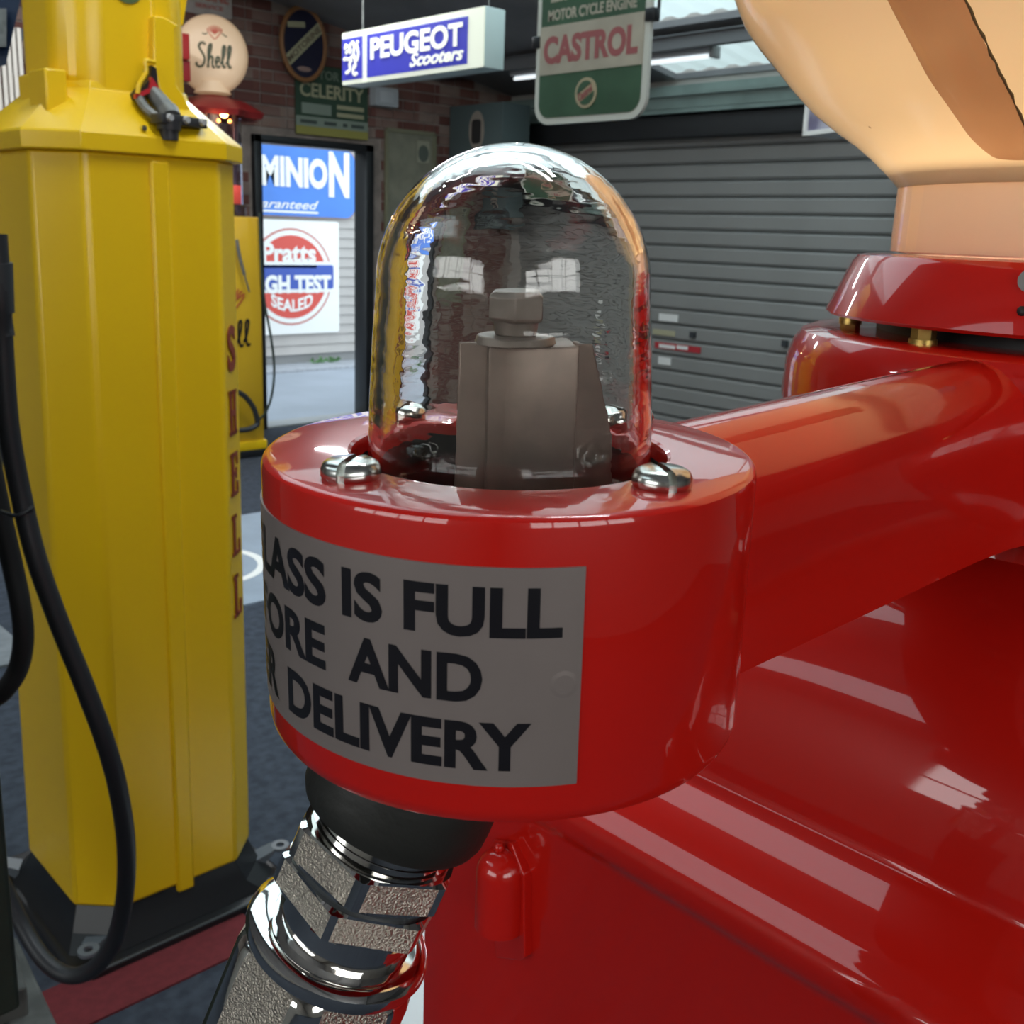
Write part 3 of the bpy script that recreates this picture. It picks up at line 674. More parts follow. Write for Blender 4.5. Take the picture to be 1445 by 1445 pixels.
# navy sign and pale slats at the far left
pa = WD(-60, -30, 4.2)
root = thing('hanging_board', 'dark navy board with a grey plate at the top left corner of the view', 'sign', pa)
def qd(b, pts, d, th): 
    b.rings([[WD(x, y, d) for x, y in pts], [WD(x, y, d + th) for x, y in pts]])
b = MB(); qd(b, [(-80, -60), (30, -60), (29, 0), (8, 92), (-80, 110)], 4.2, .04); child(b.build('board', mat('deep_navy', (.008, .018, .045), .4), None, 0), root)
b = MB(); qd(b, [(-60, 12), (9, 12), (9, 66), (-60, 68)], 4.15, .03); child(b.build('plate', DULL, None, 0), root)
root = thing('slatted_screen', 'tall pale vertical slats seen left of the near yellow pump', 'screen', (WY(0, 200, 6.9).x, 6.9, 0))
for k, px in enumerate((-20, -12, -3, 6, 14, 22, 30)):
    p = WY(px, 120, 6.9); b = MB(); b.box((p.x - .011, 6.88, .3), (p.x + .011, 6.9, 2.62)); child(b.build('slat', mat('pale_slat', (.62, .58, .52), .6), None, 0), root)
p, q = WY(-40, 120, 6.9), WY(60, 120, 6.9)
b = MB(); b.box((p.x, 6.9, .3), (q.x, 6.93, .36)); b.box((p.x, 6.9, 2.56), (q.x, 6.93, 2.62)); b.box((p.x, 6.93, 0), (p.x + .05, 6.98, 2.6)); child(b.build('rail', DKST, None, 0), root)

# ================================================================== FLOOR MATS
def flat(name, pts, h, m, lab, cat='mat'):
    b = MB(); P_ = [WZ(x, y, 0) for x, y in pts]; b.rings([P_, [p + Vector((0, 0, h)) for p in P_]])
    return tag(b.build(name, m, None, 0), lab, cat)
fst = [(0.10, 1.99), (1.05, 1.99), (1.05, 1.86), (0.10, 1.86)]
b = MB(); b.rings([[(x, y, z) for x, y in [(.10, 1.835), (1.035, 1.835), (1.035, 1.985), (.10, 1.985)]] for z in (0, .005)])
tag(b.build('floor_strip', mat('dark_red_carpet', (.16, .022, .028), .95, noise=.2, nscale=60), None, 0), 'dark red carpet strip in front of the near yellow pump', 'mat')
PALE = mat('pale_blue_mat', (.30, .36, .44), .6, noise=.15, nscale=4)
A_, B_ = WZ(378, 850, 0), WZ(378, 722, 0)
root = thing('printed_mat', 'pale blue-grey floor mat with a white ring, right of the near yellow pump', 'mat', (A_.x + .5, A_.y + .6, 0))
b = MB(); b.box((A_.x - .35, A_.y + .02, 0), (B_.x + 1.2, B_.y, .006)); child(b.build('mat_sheet', PALE, None, 0), root)
c = WZ(282, 800, .006); b = MB()
Rm = .30; c = c + Vector((-.0, .0, 0)); rr = []
for rad in (Rm, Rm * .86): rr.append([(c.x + rad * math.cos(a * PI / 24), c.y + rad * math.sin(a * PI / 24), .0075) for a in range(48)])
b.rings(rr, True, False, False); child(b.build('printed_ring', SWH, None, 0), root)
b = MB(); b.box((.9, 3.72, 0), (WZ(23, 905, 0).x, 4.24, .01)); tag(b.build('floor_tile', mat('grey_tile', (.22, .24, .26), .7, noise=.2), None, 0), 'light grey slab on the carpet at the left edge', 'slab')
p = WZ(582, 1430, 0); b = MB(); b.box((p.x - .05, p.y - .35, 0), (p.x + .35, p.y + .35, .02), .004)
tag(b.build('floor_panel', mat('white_floor_panel', (.75, .78, .80), .6), None), 'white panel on the floor seen just left of the red pump body', 'panel')

# ================================================================== NEAR YELLOW PUMP
px_, py_ = .918, 2.222
def octa(hw, ch, z, cx=px_, cy=py_, hy=None):
    hy = hw if hy is None else hy
    pts = [(-hw, -hy + ch), (-hw + ch, -hy), (hw - ch, -hy), (hw, -hy + ch), (hw, hy - ch), (hw - ch, hy), (-hw + ch, hy), (-hw, hy - ch)]
    return [(cx + x, cy + y, z) for x, y in pts]
lean = 0.0065
LM = Matrix(((1, 0, lean * sA, -.0 * lean), (0, 1, -lean * cA, 0), (0, 0, 1, 0), (0, 0, 0, 1)))   # the pump leans by half a degree
YP = thing('petrol_pump', 'tall octagonal yellow petrol pump with red letters down its corner, at the left', 'petrol pump', (px_, py_, 0))
def yp(b, name, m=YEL, smooth=20, bevel=.003, lab=None, lean_=True):
    if lean_: bmesh.ops.transform(b.bm, matrix=LM, verts=b.bm.verts)
    o = b.build(name, m, None, smooth, bevel); child(o, YP)
    if lab: o['label'] = lab
    return o
b = MB(); b.rings([octa(.212, .075, .10), octa(.207, .073, 1.672)]); yp(b, 'body', smooth=40, bevel=.010)
b = MB(); xs0 = .905 + .012; b.rings([[(x, y, z) for x, y in ((.906, yy), (.946, yy), (.946, py_ - .195), (.906, py_ - .195))] for z, yy in ((.085, py_ - .219), (1.66, py_ - .2145))]); yp(b, 'seam_strip', bevel=.006)
b = MB(); b.rings([octa(.205, .074, 1.6675), octa(.220, .077, 1.668), octa(.222, .078, 1.670), octa(.222, .078, 1.700), octa(.219, .077, 1.704), octa(.134, .046, 1.785), octa(.130, .045, 1.80)]); yp(b, 'shoulder', bevel=.002)
b = MB(); b.rings([octa(.133, .050, 1.75), octa(.133, .050, 2.15)]); yp(b, 'upper_column', smooth=40, bevel=.028)
b = MB(); b.rings([octa(.16, .052, 2.15), octa(.16, .052, 2.22), octa(.10, .03, 2.30)]); yp(b, 'top_cap', bevel=.01)
# pressed frame and dial on the front of the column
yf = py_ - .133
def cf(x, y): return WY(x, y, yf - .004)
# raised corner box on the left
a_, c_ = WD(41, 130, 2.02), WD(66, 130, 1.98)
b = MB(); b.box((.748, 2.085, 1.735), (.788, 2.17, 1.812)); yp(b, 'corner_box', bevel=.004)
b = MB(); b.box((px_ - .150, py_ - .02, 1.76), (px_ - .125, py_ + .06, 1.815)); yp(b, 'side_flange', bevel=.004)
# split line with pressed ribs on column front
sx = WY(214, 50, yf).x
b = MB(); b.box((sx - .006, yf - .010, 1.80), (sx + .006, yf + .01, 2.15)); yp(b, 'column_seam', bevel=.004, lean_=False)
fr = [(WY(x, y, yf).x, WY(x, y, yf).z) for x, y in ((128, -60), (132, -8), (142, 8), (185, 9), (196, 3), (198, -60))]
b = MB(); b.tube([(x, yf - .001, z) for x, z in fr], .004, 8, 4); yp(b, 'dial_frame', lean_=False, bevel=0)
gp = WY(176, -18, yf); b = MB(); b.cyl((gp.x, yf + .01, gp.z), (gp.x, yf - .012, gp.z), .030, seg=28); yp(b, 'dial', mat('dial_green', (.10, .14, .06), .3), bevel=0, lean_=False, lab='round dark green dial')
# nozzle hood
yh = py_ - .165
hp = [(217, 22), (232, 24), (252, 36), (247, 42), (249, 120), (258, 132), (284, 186), (300, 200), (222, 200), (218, 150), (228, 140), (217, 92)]
P_ = [WY(x, y, yh) for x, y in hp]; b = MB(); b.rings([P_, [p + Vector((0, .07, 0)) for p in P_]]); yp(b, 'nozzle_hood', bevel=.003, lean_=False)
P_ = [WY(x, y, yh + .06) for x, y in [(246, 22), (254, 37), (259, 36), (268, -20), (246, -20)]]; b = MB(); b.rings([P_, [p + Vector((0, .05, 0)) for p in P_]]); yp(b, 'hood_peak', bevel=.003, lean_=False)
P_ = [WY(x, y, yh - .012) for x, y in [(214, 92), (221, 97), (224, 126), (192, 140), (193, 132), (212, 112)]]
b = MB(); b.rings([P_, [p + Vector((0, .06, 0)) for p in P_]]); yp(b, 'nozzle_pocket', DARKIN, bevel=0, lean_=False)
P_ = [WY(x, y, yh - .018) for x, y in [(214, 108), (225, 124), (212, 131), (192, 139), (192, 133), (211, 124)]]
b = MB(); b.rings([P_, [p + Vector((0, .012, 0)) for p in P_]]); yp(b, 'nozzle_pocket_edge', mat('pocket_red', (.50, .02, .03), .4), bevel=0, lean_=False, lab='red lining of the nozzle pocket')
b = MB(); b.tube([WY(x, y, yh - .02) for x, y in [(219, 88), (205, 86), (206, 102), (197, 118), (194, 132)]], .0045, 8, 5); yp(b, 'pocket_lip', bevel=0, lean_=False)
NZ = None
def nz(b, name, m, bev=0):
    global NZ
    o = b.build(name, m, None, 35, bev)
    if NZ is None: child(o, YP); NZ = o; NZ['label'] = 'grey metal outlet elbow with a bolted black flange'
    else: o.parent = NZ; o.matrix_parent_inverse = (YP.matrix_basis @ NZ.matrix_parent_inverse).inverted()
    return o
yn = py_ - .215
b = MB(); p, q = WY(214, 128, yh - .005), WY(236, 158, yn + .015); b.cyl(p, q, .014, .020); b.cyl(q, WY(241, 168, yn), .022, .021); nz(b, 'outlet_elbow', DULL)
b = MB(); A_, B_ = WY(223, 164, yn - .025), WY(287, 173, yn + .004); d = (B_ - A_); M2 = frame(A_, d, (0, 0, 1))
b.box((0, -.012, -.022), (d.length, .006, .012), .002, M2); nz(b, 'flange', mat('flange_black', (.03, .03, .032), .4))
for k in range(3):
    c_ = M2 @ Vector((d.length * (.15 + .36 * k), -.001, .012)); b = MB(); b.cyl(c_, c_ + (M2.to_3x3() @ Vector((0, 0, .006))), .0078, .006, 12); nz(b, 'bolt', mat('zinc_bolt', (.5, .5, .5), .35, metal=.3))
b = MB(); p = WY(238, 170, yn - .012); b.cyl(p, p - Vector((0, 0, .018)), .024, .022); b.cyl(p - Vector((0, 0, .018)), p - Vector((0, 0, .036)), .0175, .0165); nz(b, 'outlet_collar', mat('collar_black', (.03, .03, .033), .45))
b = MB(); b.tube([WY(196, 138, yh - .01), WY(205, 152, yn + .02), WY(224, 168, yn)], .009, 8, 4); nz(b, 'guard', DULL)
p = WY(201, 181, yn + .0); b = MB(); b.cyl(p, p + Vector((0, -.010, 0)), .0055, .005, 12); yp(b, 'screw_head', STEEL, bevel=0, lean_=False)
# vertical letters on the corner face
CHR_M = mat('brick_red_lettering', (.26, .045, .02), .5)
cn = Vector((1, -1, 0)).normalized(); cx_dir = Vector((1, 1, 0)).normalized()
def slab(g):  # strokes as rectangles in a unit box
    T = .20; s = .09
    if g == 'H': return [(.12,0,.36,1),(.64,0,.88,1),(.3,.44,.7,.56),(0,0,.46,s),(.54,0,1,s),(0,1-s,.46,1),(.54,1-s,1,1)]
    if g == 'E': return [(.14,0,.40,1),(.0,0,.92,s),(0,1-s,.92,1),(.3,.46,.72,.55),(.80,0,.96,.30),(.80,.70,.96,1),(.66,.38,.78,.63)]
    if g == 'L': return [(.16,0,.42,1),(0,0,.95,s),(0,1-s,.60,1),(.82,0,.98,.34)]
zc_ = [(1.339, 1.241, 'S'), (1.201, 1.104, 'H'), (1.065, .970, 'E'), (.927, .835, 'L'), (.790, .692, 'L')]
lw = .052
for zt2, zb2, g in zc_:
    zc = (zt2 + zb2) / 2; hh_ = .2125 - .0055 * zc / 1.67 - .037; cc = Vector((px_ + hh_, py_ - hh_, 0)); lx = lean * sA * zc; ly = -lean * cA * zc
    M = frame((cc.x + lx, cc.y + ly, zb2), cx_dir, (0, 0, 1)) @ Matrix.Translation((-lw / 2 - .004, 0, .0))
    M = Matrix.Translation(cn * .0015) @ M
    if g == 'S':
        b = MB(); b.bm.free(); b.bm = text_mesh('S', lw, zt2 - zb2, .03, 0, .002); bmesh.ops.transform(b.bm, matrix=M, verts=b.bm.verts)
    else:
        b = MB()
        for x0, y0, x1, y1 in slab(g): b.rings([[M @ Vector((x * lw, y * (zt2 - zb2), q)) for x, y in ((x0, y0), (x1, y0), (x1, y1), (x0, y1))] for q in (0, .002)])
    yp(b, 'lettering', CHR_M, 0, 0, lean_=False)
# black base
b = MB(); b.rings([octa(.206, .072, .112), octa(.206, .072, .10), octa(.224, .070, .05), octa(.245, .06, .022)]); yp(b, 'plinth', BLK, bevel=.002, lean_=False)
b = MB(); b.rings([octa(.262, .035, 0, hy=.272), octa(.262, .035, .018, hy=.272), octa(.256, .035, .022, hy=.266)]); yp(b, 'base_flange', BLK, bevel=.003, lean_=False)
for lx, ly, az_ in ((.655, 2.42, 2.6), (1.185, 2.06, -.3), (.70, 1.985, -2.2)):
    b = MB(); M = Matrix.Translation((lx, ly, .02)) @ Matrix.Rotation(az_, 4, 'Z')
    ring = []
    n_ = 20
    outer = [M @ Vector((.012 + .022 * math.cos(2*PI*i/n_), .022 * math.sin(2*PI*i/n_), .045)) for i in range(n_)]
    inner = [M @ Vector((.012 + .010 * math.cos(2*PI*i/n_), .010 * math.sin(2*PI*i/n_), .045)) for i in range(n_)]
    dn = Vector((0, 0, -.008))
    b.rings([outer, inner, [p + dn for p in inner], [p + dn for p in outer], outer], True, False, False)
    b.rings([[M @ Vector(p) for p in ((-.05, -.022, 0), (-.05, .022, 0), (-.05, .022, .03), (-.05, -.022, .03))], [M @ Vector(p) for p in ((-.006, -.018, .036), (-.006, .018, .036), (-.006, .018, .045), (-.006, -.018, .045))]])
    yp(b, 'anchor_lug', mat('lug_grey', (.12, .14, .16), .4), bevel=0, lean_=False)

# hoses of the near yellow pump
HO = thing('fuel_hose', 'black rubber hose looping down past the near yellow pump to the floor', 'hose', WD(110, 1370, 1.95))
pts = [(-6, 330, 1.50), (0, 420, 1.52), (3, 480, 1.54), (12, 600, 1.57), (30, 700, 1.60), (52, 790, 1.62), (84, 880, 1.65), (116, 960, 1.68), (146, 1040, 1.71), (166, 1110, 1.75), (178, 1190, 1.80), (176, 1265, 1.85), (160, 1330, 1.90), (130, 1368, 1.95), (95, 1376, 1.97), (60, 1352, 1.98), (28, 1300, 2.0), (-5, 1230, 2.0), (-40, 1160, 2.0)]
b = MB(); b.tube([WD(*p) for p in pts], .0155, 16, 6); child(b.build('hose_tube', RUB, None), HO)
b = MB(); b.tube([WD(-2, 370, 1.51), WD(1, 440, 1.53)], .019, 16, 1); b.tube([WD(-1, 440, 1.53), WD(4, 474, 1.54)], .0165, 16, 1); child(b.build('hose_ferrule', DKST, None), HO)
HO2 = thing('fuel_hose', 'second, shorter black hose curving out of view at the left edge', 'hose', WD(0, 960, 1.75))
pts = [(-30, 560, 1.66), (-14, 650, 1.68), (2, 730, 1.70), (18, 800, 1.72), (30, 860, 1.73), (33, 905, 1.74), (25, 945, 1.75), (5, 975, 1.75), (-25, 1000, 1.76), (-60, 1060, 1.77)]
b = MB(); b.tube([WD(*p) for p in pts], .0165, 16, 6); child(b.build('hose_tube', mat('hose_matt_black', (.008, .008, .009), .6), None), HO2)
b = MB(); p = WD(20, 722, 1.595); q = WD(46, 716, 1.595); b.tube([WD(2, 722, 1.60), WD(24, 728, 1.585), WD(46, 716, 1.60)], .0035, 8, 4); child(b.build('hose_tie', BLK, None), HO)

# green post edge; bulk added out of view to shade the yellow pump
gp0 = WD(8, 1180, 1.25)
PO = thing('green_cabinet', 'dark green metal cabinet on a grey stone block, its edge just visible at lower left', 'cabinet', (gp0.x, gp0.y, 0))
pb = [WD(-60, 1440, 1.32), WD(31, 1395, 1.32), WD(-60, 880, 1.32), WD(3, 880, 1.32)]
DG = mat('dark_green_paint', (.018, .030, .022), .5, noise=.4, nscale=14, bump=.2)
ge = WD(28, 1392, 1.27)
b = MB(); b.box((ge.x - .50, ge.y, WD(30, 1392, 1.30).z - .01), (ge.x, ge.y + .62, 1.78), .006); b.box((ge.x - .46, ge.y + .04, 1.78), (ge.x - .04, ge.y + .58, 1.86), .02); child(b.build('cabinet_body', DG, None, 20), PO)
t_ = WD(30, 1392, 1.30); zt3 = t_.z
b = MB(); e = [(WZ(x, y, zt3).x, WZ(x, y, zt3).y) for x, y in [(-60, 1432), (8, 1402), (38, 1392), (20, 1330), (-60, 1300)]]
b.rings([[(x, y, 0) for x, y in e], [(x, y, zt3) for x, y in e]]); 
child(b.build('stone_block', mat('grey_stone', (.09, .095, .09), .8, noise=.4, nscale=30), None, 20, .004), PO)
b = MB(); zb3 = zt3 - .04; e = [(WZ(x, y, zb3).x, WZ(x, y, zb3).y) for x, y in [(-80, 1560), (95, 1475), (24, 1322), (-80, 1300)]]
b.rings([[(x, y, 0) for x, y in e], [(x, y, zb3) for x, y in e]]); child(b.build('lower_block', mat('grey_stone', (.09, .095, .09), .8), None, 20, .004), PO)

# ================================================================== FAR YELLOW PUMP WITH LIT GLOBE
k_ = 6.53 / 6.768; fx, fy = 3.545 * k_, 6.53
FP = thing('visible_petrol_pump', 'far yellow petrol pump with glass cylinder and red canopy beside the doorway', 'petrol pump', (fx, fy, 0))
def fz(py): 
    p = WY(318, py, fy); return p.z
hw = .205
b = MB(); b.box((fx - hw, fy - .2, .09), (fx + hw, fy + .2, fz(305)), .012); child(b.build('body', mat('amber_yellow_enamel', (.55, .33, .015), .35, coat=.3), None), FP)
b = MB(); b.box((fx - hw - .03, fy - .23, 0), (fx + hw + .03, fy + .23, .05), .004); child(b.build('base', BLK, None), FP)
b = MB(); b.box((fx - hw - .012, fy - .213, .05), (fx + hw + .012, fy + .213, .11), .004); child(b.build('skirt', YEL, None), FP)
b = MB(); b.lathe([(.19, fz(305) - .002), (.19, fz(290)), (.172, fz(288)), (.172, fz(168)), (.164, fz(168)), (.164, fz(288))], 40, (fx, fy, 0)); o = child(b.build('glass_cylinder', glass_mat('pump_cylinder_glass', 1.1, (.9, .9, .95)), None), FP)
b = MB(); b.cyl((fx, fy, fz(304)), (fx, fy, fz(150)), .035); child(b.build('centre_tube', mat('tube_white', (.45, .5, .65), .3), None), FP)
for xx in (-.1, .1):
    b = MB(); b.cyl((fx + xx, fy - .08, fz(300)), (fx + xx, fy - .08, fz(160)), .014); child(b.build('gauge_rod', mat('rod_purple', (.10, .07, .09), .4), None), FP)
b = MB(); b.box((fx + .02, fy - .19, fz(288)), (fx + .08, fy - .15, fz(262)), .004); child(b.build('red_marker', SRED, None), FP)
n_ = 40; rs = []
for r0, zpy, amp in ((.20, 160, .0), (.285, 168, .03), (.30, 160, .03), (.20, 145, .008), (.11, 140, 0), (.10, 138, 0)):
    rs.append([(fx + (r0 + amp * math.cos(8 * 2*PI*i/n_)) * math.cos(2*PI*i/n_), fy + (r0 + amp * math.cos(8 * 2*PI*i/n_)) * math.sin(2*PI*i/n_), fz(zpy)) for i in range(n_)])
b = MB(); b.rings(rs); child(b.build('canopy', mat('canopy_red', (.14, .008, .008), .4), None), FP)
gz = fz(83) + .010; GC = Vector((fx, fy, gz)); gw = RT.copy(); gw.z = 0; gw.normalize(); gn = Vector((-gw.y, gw.x, 0))
# globe: flattened disc facing the room (a thing of its own; it sits on the canopy)
GO = thing('pump_globe', 'round lit cream globe with dark script and red scallop on the far pump', 'globe', (fx, fy, fz(134)))
OG = emis('lit_globe_glass', (1.0, .62, .34), .22); OG.node_tree.nodes['Principled BSDF'].inputs['Base Color'].default_value = (.50, .38, .26, 1)
Rg = .224; fd = Vector((-.55, -.835, 0)).normalized(); sd = Vector((-fd.y, fd.x, 0))
# sd points to camera right
if sd.dot(RT) < 0: sd = -sd
Mg = frame(GC, sd, (0, 0, 1))
b = MB(); rs = []
for t, zf in ((.0, -.075), (.55, -.073), (.9, -.055), (1.0, -.02), (1.0, .02), (.9, .055), (.55, .073), (.0, .075)):
    rs.append([Mg @ Vector((Rg * max(t, .01) * math.cos(2*PI*i/48), Rg * max(t, .01) * math.sin(2*PI*i/48) * 1.06, zf)) for i in range(48)])
b.rings(rs)
b.lathe([(.115, fz(134) - gz), (.095, fz(126) - gz), (.085, fz(118) - gz)], 24, GC, True, True)
child(b.build('globe_glass', OG, None, 50), GO)
wS = .16 * 1.15
strokes('script_lettering', shell_paths(), .0075, mat('olive_ink', (.04, .045, .015), .5), GO, Mg @ Matrix.Translation((-.085, -.085, .078)), (.155, .145), .5)
pet = []
for k in range(7):
    a = math.radians(35 + k * 18.3); pet.append([(0, 0), (.036 * math.cos(a), .036 * math.sin(a)), (.058 * math.cos(a), .05 * math.sin(a))])
pet.append([(-.045, .02), (-.02, -.012), (0, -.03), (.02, -.012), (.045, .02)])
strokes('scallop_emblem', pet, .0035, mat('emblem_red', (.50, .08, .04), .5), GO, Mg @ Matrix.Translation((.03, .115, .075)), (1, 1), .5, 3)
for ee in ([(-.075, .0), (-.055, -.004), (-.045, .006)], [(.045, .006), (.06, -.006), (.075, -.012)]): strokes('emblem_end', [ee], .004, mat('olive_ink', (.04, .045, .015), .5), GO, Mg @ Matrix.Translation((.03, .115, .073)), (1, 1), .5, 3)
# lamp under the canopy
lp = WD(316, 160, (Vector((fx, fy - .22, fz(160))) - CAM).dot(FW))
b = MB(); b.sphere(lp, .026, 16, 8); child(b.build('lamp_bulb', emis('warm_bulb', (1.0, .62, .22), 14), None, 60), FP)
li = bpy.data.lights.new('canopy_lamp', 'POINT'); li.energy = 3.0; li.color = (1, .55, .25); li.shadow_soft_size = .03; lo = bpy.data.objects.new('canopy_lamp', li); COL.objects.link(lo); lo.location = lp + Vector((-.03, -.05, -.04))
for k in (-1, 1):
    b = MB(); c_ = lp + sd * (.035 * k) + Vector((0, 0, -.045)); b.sphere(c_, .012, 12, 6); child(b.build('small_jewel', emis('jewel', (1, .4, .12), 2.0), None, 60), FP)
# lettering, nozzle and hose of the far pump
yq = fy - .2
def fw_(px, py, off=.004): return WY(px, py, yq - off)
M = on_back(fw_(338, 512)); w_ = fw_(357, 480).x - fw_(318, 480).x
strokes('script_lettering', shell_paths(), .0085, INK, FP, on_back(fw_(291, 496)) @ Matrix.Rotation(.06, 4, 'Z'), (.235, .19), .3)
strokes('scallop_emblem', pet, .007, mat('emblem_red2', (.35, .07, .02), .5), FP, on_back(fw_(331, 425)), (1.6, 1.6), .3, 3)
b = MB(); b.tube([fw_(334, 338, .05), fw_(338, 362, .05), fw_(345, 388, .05)], .012, 8, 3); b.tube([fw_(345, 388, .05), fw_(352, 412, .04)], .006, 8, 1); child(b.build('nozzle', DULL, None), FP)
b = MB(); b.tube([fw_(330, 552, .09), fw_(344, 558, .09), fw_(357, 574, .09), fw_(363, 592, .09), fw_(362, 600, .09), fw_(350, 606, .09), fw_(330, 608, .09)], .018, 10, 5); child(b.build('lower_hose', RUB, None), FP)
b = MB(); b.tube([fw_(366, 300, .05), fw_(369, 380, .05), fw_(374, 430, .06), fw_(383, 480, .07), fw_(387, 520, .07), fw_(384, 555, .07), fw_(376, 580, .06), fw_(366, 592, .04)], .0085, 8, 5); child(b.build('side_hose', mat('dark_green_hose', (.02, .035, .03), .5), None), FP)
# red pump housing seen behind the globe
p, q = WY(250, 45, 6.3), WY(274, 115, 6.3)
root = thing('red_tin_box', 'dark red metal box between the near pump and the lit globe', 'box', ((p.x + q.x) / 2, 6.3, q.z))
b = MB(); b.box((p.x - .25, 6.3, (p.z * .45 + q.z * .55)), (q.x - .02, 6.45, p.z), .006); child(b.build('box_body', mat('box_red', (.34, .02, .02), .45), None), root)
b = MB(); b.box((p.x - .25, 6.33, q.z), (q.x - .005, 6.46, (p.z * .45 + q.z * .55)), .004); child(b.build('box_base', mat('box_red_dark', (.22, .012, .014), .45), None), root)
b = MB(); b.box((q.x - .20, 6.46, q.z), (q.x - .1, YB - .01, q.z + .05)); child(b.build('bracket', DKST, None), root)

# ================================================================== RED PUMP
AX = Vector((.575, .187, 0))
RP = thing('petrol_pump', 'glossy red petrol pump filling the right foreground, carrying the sight glass on an arm', 'petrol pump', (AX.x, AX.y, 0))
def rp(b, name, m=RED, smooth=35, bevel=0, lab=None, parent=None):
    o = b.build(name, m, None, smooth, bevel); child(o, RP)
    if lab: o['label'] = lab
    return o
def sq(h, z, n, seg=96, hy=None):
    out = []
    for i in range(seg):
        a = 2*PI*i/seg; c, s_ = math.cos(a), math.sin(a)
        r = (abs(c)**n + abs(s_)**n) ** (-1/n); out.append((AX.x + h * r * c, AX.y + (hy or h) * r * s_, z))
    return out
prof = [(.2295, 0, 40), (.2295, 1.05, 40), (.2295, 1.255, 40), (.2305, 1.259, 40), (.2335, 1.262, 40), (.2350, 1.266, 40), (.2350, 1.272, 40), (.2330, 1.277, 38), (.2290, 1.280, 36), (.2270, 1.283, 34), (.2215, 1.288, 30), (.2120, 1.2935, 26), (.2020, 1.2985, 22), (.1965, 1.3015, 18),
        (.1945, 1.3035, 16), (.1940, 1.307, 14), (.1925, 1.318, 10), (.1890, 1.334, 7), (.1820, 1.353, 5), (.1710, 1.371, 3.8), (.1560, 1.386, 3.0), (.1380, 1.398, 2.5), (.118, 1.407, 2.2), (.100, 1.413, 2.0), (.096, 1.43, 2.0)]
# denser sampling near corners
def sqr(h, z, n):
    pts = []
    for q in range(4):
        for i in range(28):
            t = i / 28; a = q * PI/2 + PI/4 * 0 + t * PI/2
            c, s_ = math.cos(a), math.sin(a); r = (abs(c)**n + abs(s_)**n) ** (-1/n); pts.append((AX.x + h*r*c, AX.y + h*(1.095 if z < 1.30 else 1.06)*r*s_, z))
    return pts
b = MB(); b.rings([sqr(h, z, n) for h, z, n in prof]); rp(b, 'cabinet', smooth=50)
# raised hinge plate and knuckle on the face towards the camera
XF = AX.x - .23
def xf(px, py, off=0): return WX(px, py, XF - off)
e = [xf(x, y, max(0.0, (x - 690) / 50) * .005) for x, y in [(700, 1352), (690, 1250), (686, 1205), (697, 1184), (722, 1190), (739, 1235), (740, 1352), (734, 1356)]]
b = MB(); b.rings([e, [p + Vector((.012, 0, 0)) for p in e]]); rp(b, 'hinge_plate', bevel=.0008)
kt = xf(695, 1236, .012); kb = xf(694, 1312, .012); rk = .0135
b = MB(); rs = []
zt4, zb4 = kt.z, kb.z; kc = Vector((XF - .006, (kt.y + kb.y) / 2, 0))
pr = [(rk, zb4), (rk, zt4)] + [(rk * math.cos(a * PI / 16), zt4 + rk * math.sin(a * PI / 16)) for a in range(1, 8)]
b.lathe([(rk * .8, zb4 - .001)] + pr, 32, kc, True, True); rp(b, 'hinge_knuckle', bevel=0)
b = MB(); pk = xf(704, 1196, .008); b.sphere(pk, .0028, 12, 8); rp(b, 'hinge_pin', bevel=0)

# housing below the cap
b = MB(); b.lathe([(.02, 1.422), (.100, 1.422), (.112, 1.423), (.126, 1.428), (.138, 1.438), (.147, 1.453), (.1515, 1.472), (.1505, 1.490), (.1475, 1.500), (.1435, 1.5055), (.139, 1.5072), (.128, 1.5078), (.02, 1.5078)], 96, AX, True, True); rp(b, 'upper_housing', smooth=30)
b = MB(); b.lathe([(.106, 1.506), (.106, 1.5175)], 48, AX, True, True); rp(b, 'spacer_ring', DARKIN)
b = MB(); b.lathe([(.02, 1.5145), (.131, 1.5145), (.1325, 1.516), (.1215, 1.5415), (.119, 1.5445), (.114, 1.5455), (.02, 1.5455)], 96, AX, True, True); rp(b, 'globe_cap', smooth=30)
def on_circle(rad, z, px):      # angle on the circle where it passes the given image column, nearest side
    best = min((abs(proj(AX + Vector((rad * math.cos(t), rad * math.sin(t), z)))[0] - px), t) for t in [PI * .75 + i * PI / 400 for i in range(400)])
    return best[1]
a0 = on_circle(.1235, 1.511, 1303)
for k in range(6):
    a = a0 + k * PI / 3; c_ = Vector((AX.x + .1235 * math.cos(a), AX.y + .1235 * math.sin(a), 0))
    b = MB(); b.cyl(c_ + Vector((0, 0, 1.507)), c_ + Vector((0, 0, 1.5095)), .0062, seg=20); b.cyl(c_ + Vector((0, 0, 1.5095)), c_ + Vector((0, 0, 1.5145)), .0054, seg=6); rp(b, 'levelling_nut', BRASS, bevel=0, lab='brass nut' if k == 0 else None)
# screw on the cap's side
a1 = on_circle(.128, 1.530, 1447); d1 = Vector((math.cos(a1), math.sin(a1), 0))
zs = min((abs(proj(AX + d1 * .126 + Vector((0, 0, z)))[1] - 397), z) for z in [1.515 + i * .0005 for i in range(60)])[1]
c_ = AX + d1 * (.132 - (zs - 1.516) * .42) + Vector((0, 0, zs)); b = MB(); b.cyl(c_ - d1 * .002, c_ + d1 * .0025, .0055, .0045, 20); rp(b, 'grub_screw', DULL)
c2_ = c_ + Vector((0, 0, -.0125)) + d1 * .004; b = MB(); b.sphere(c2_, .0028, 12, 6); rp(b, 'small_hole_plug', DARKIN)

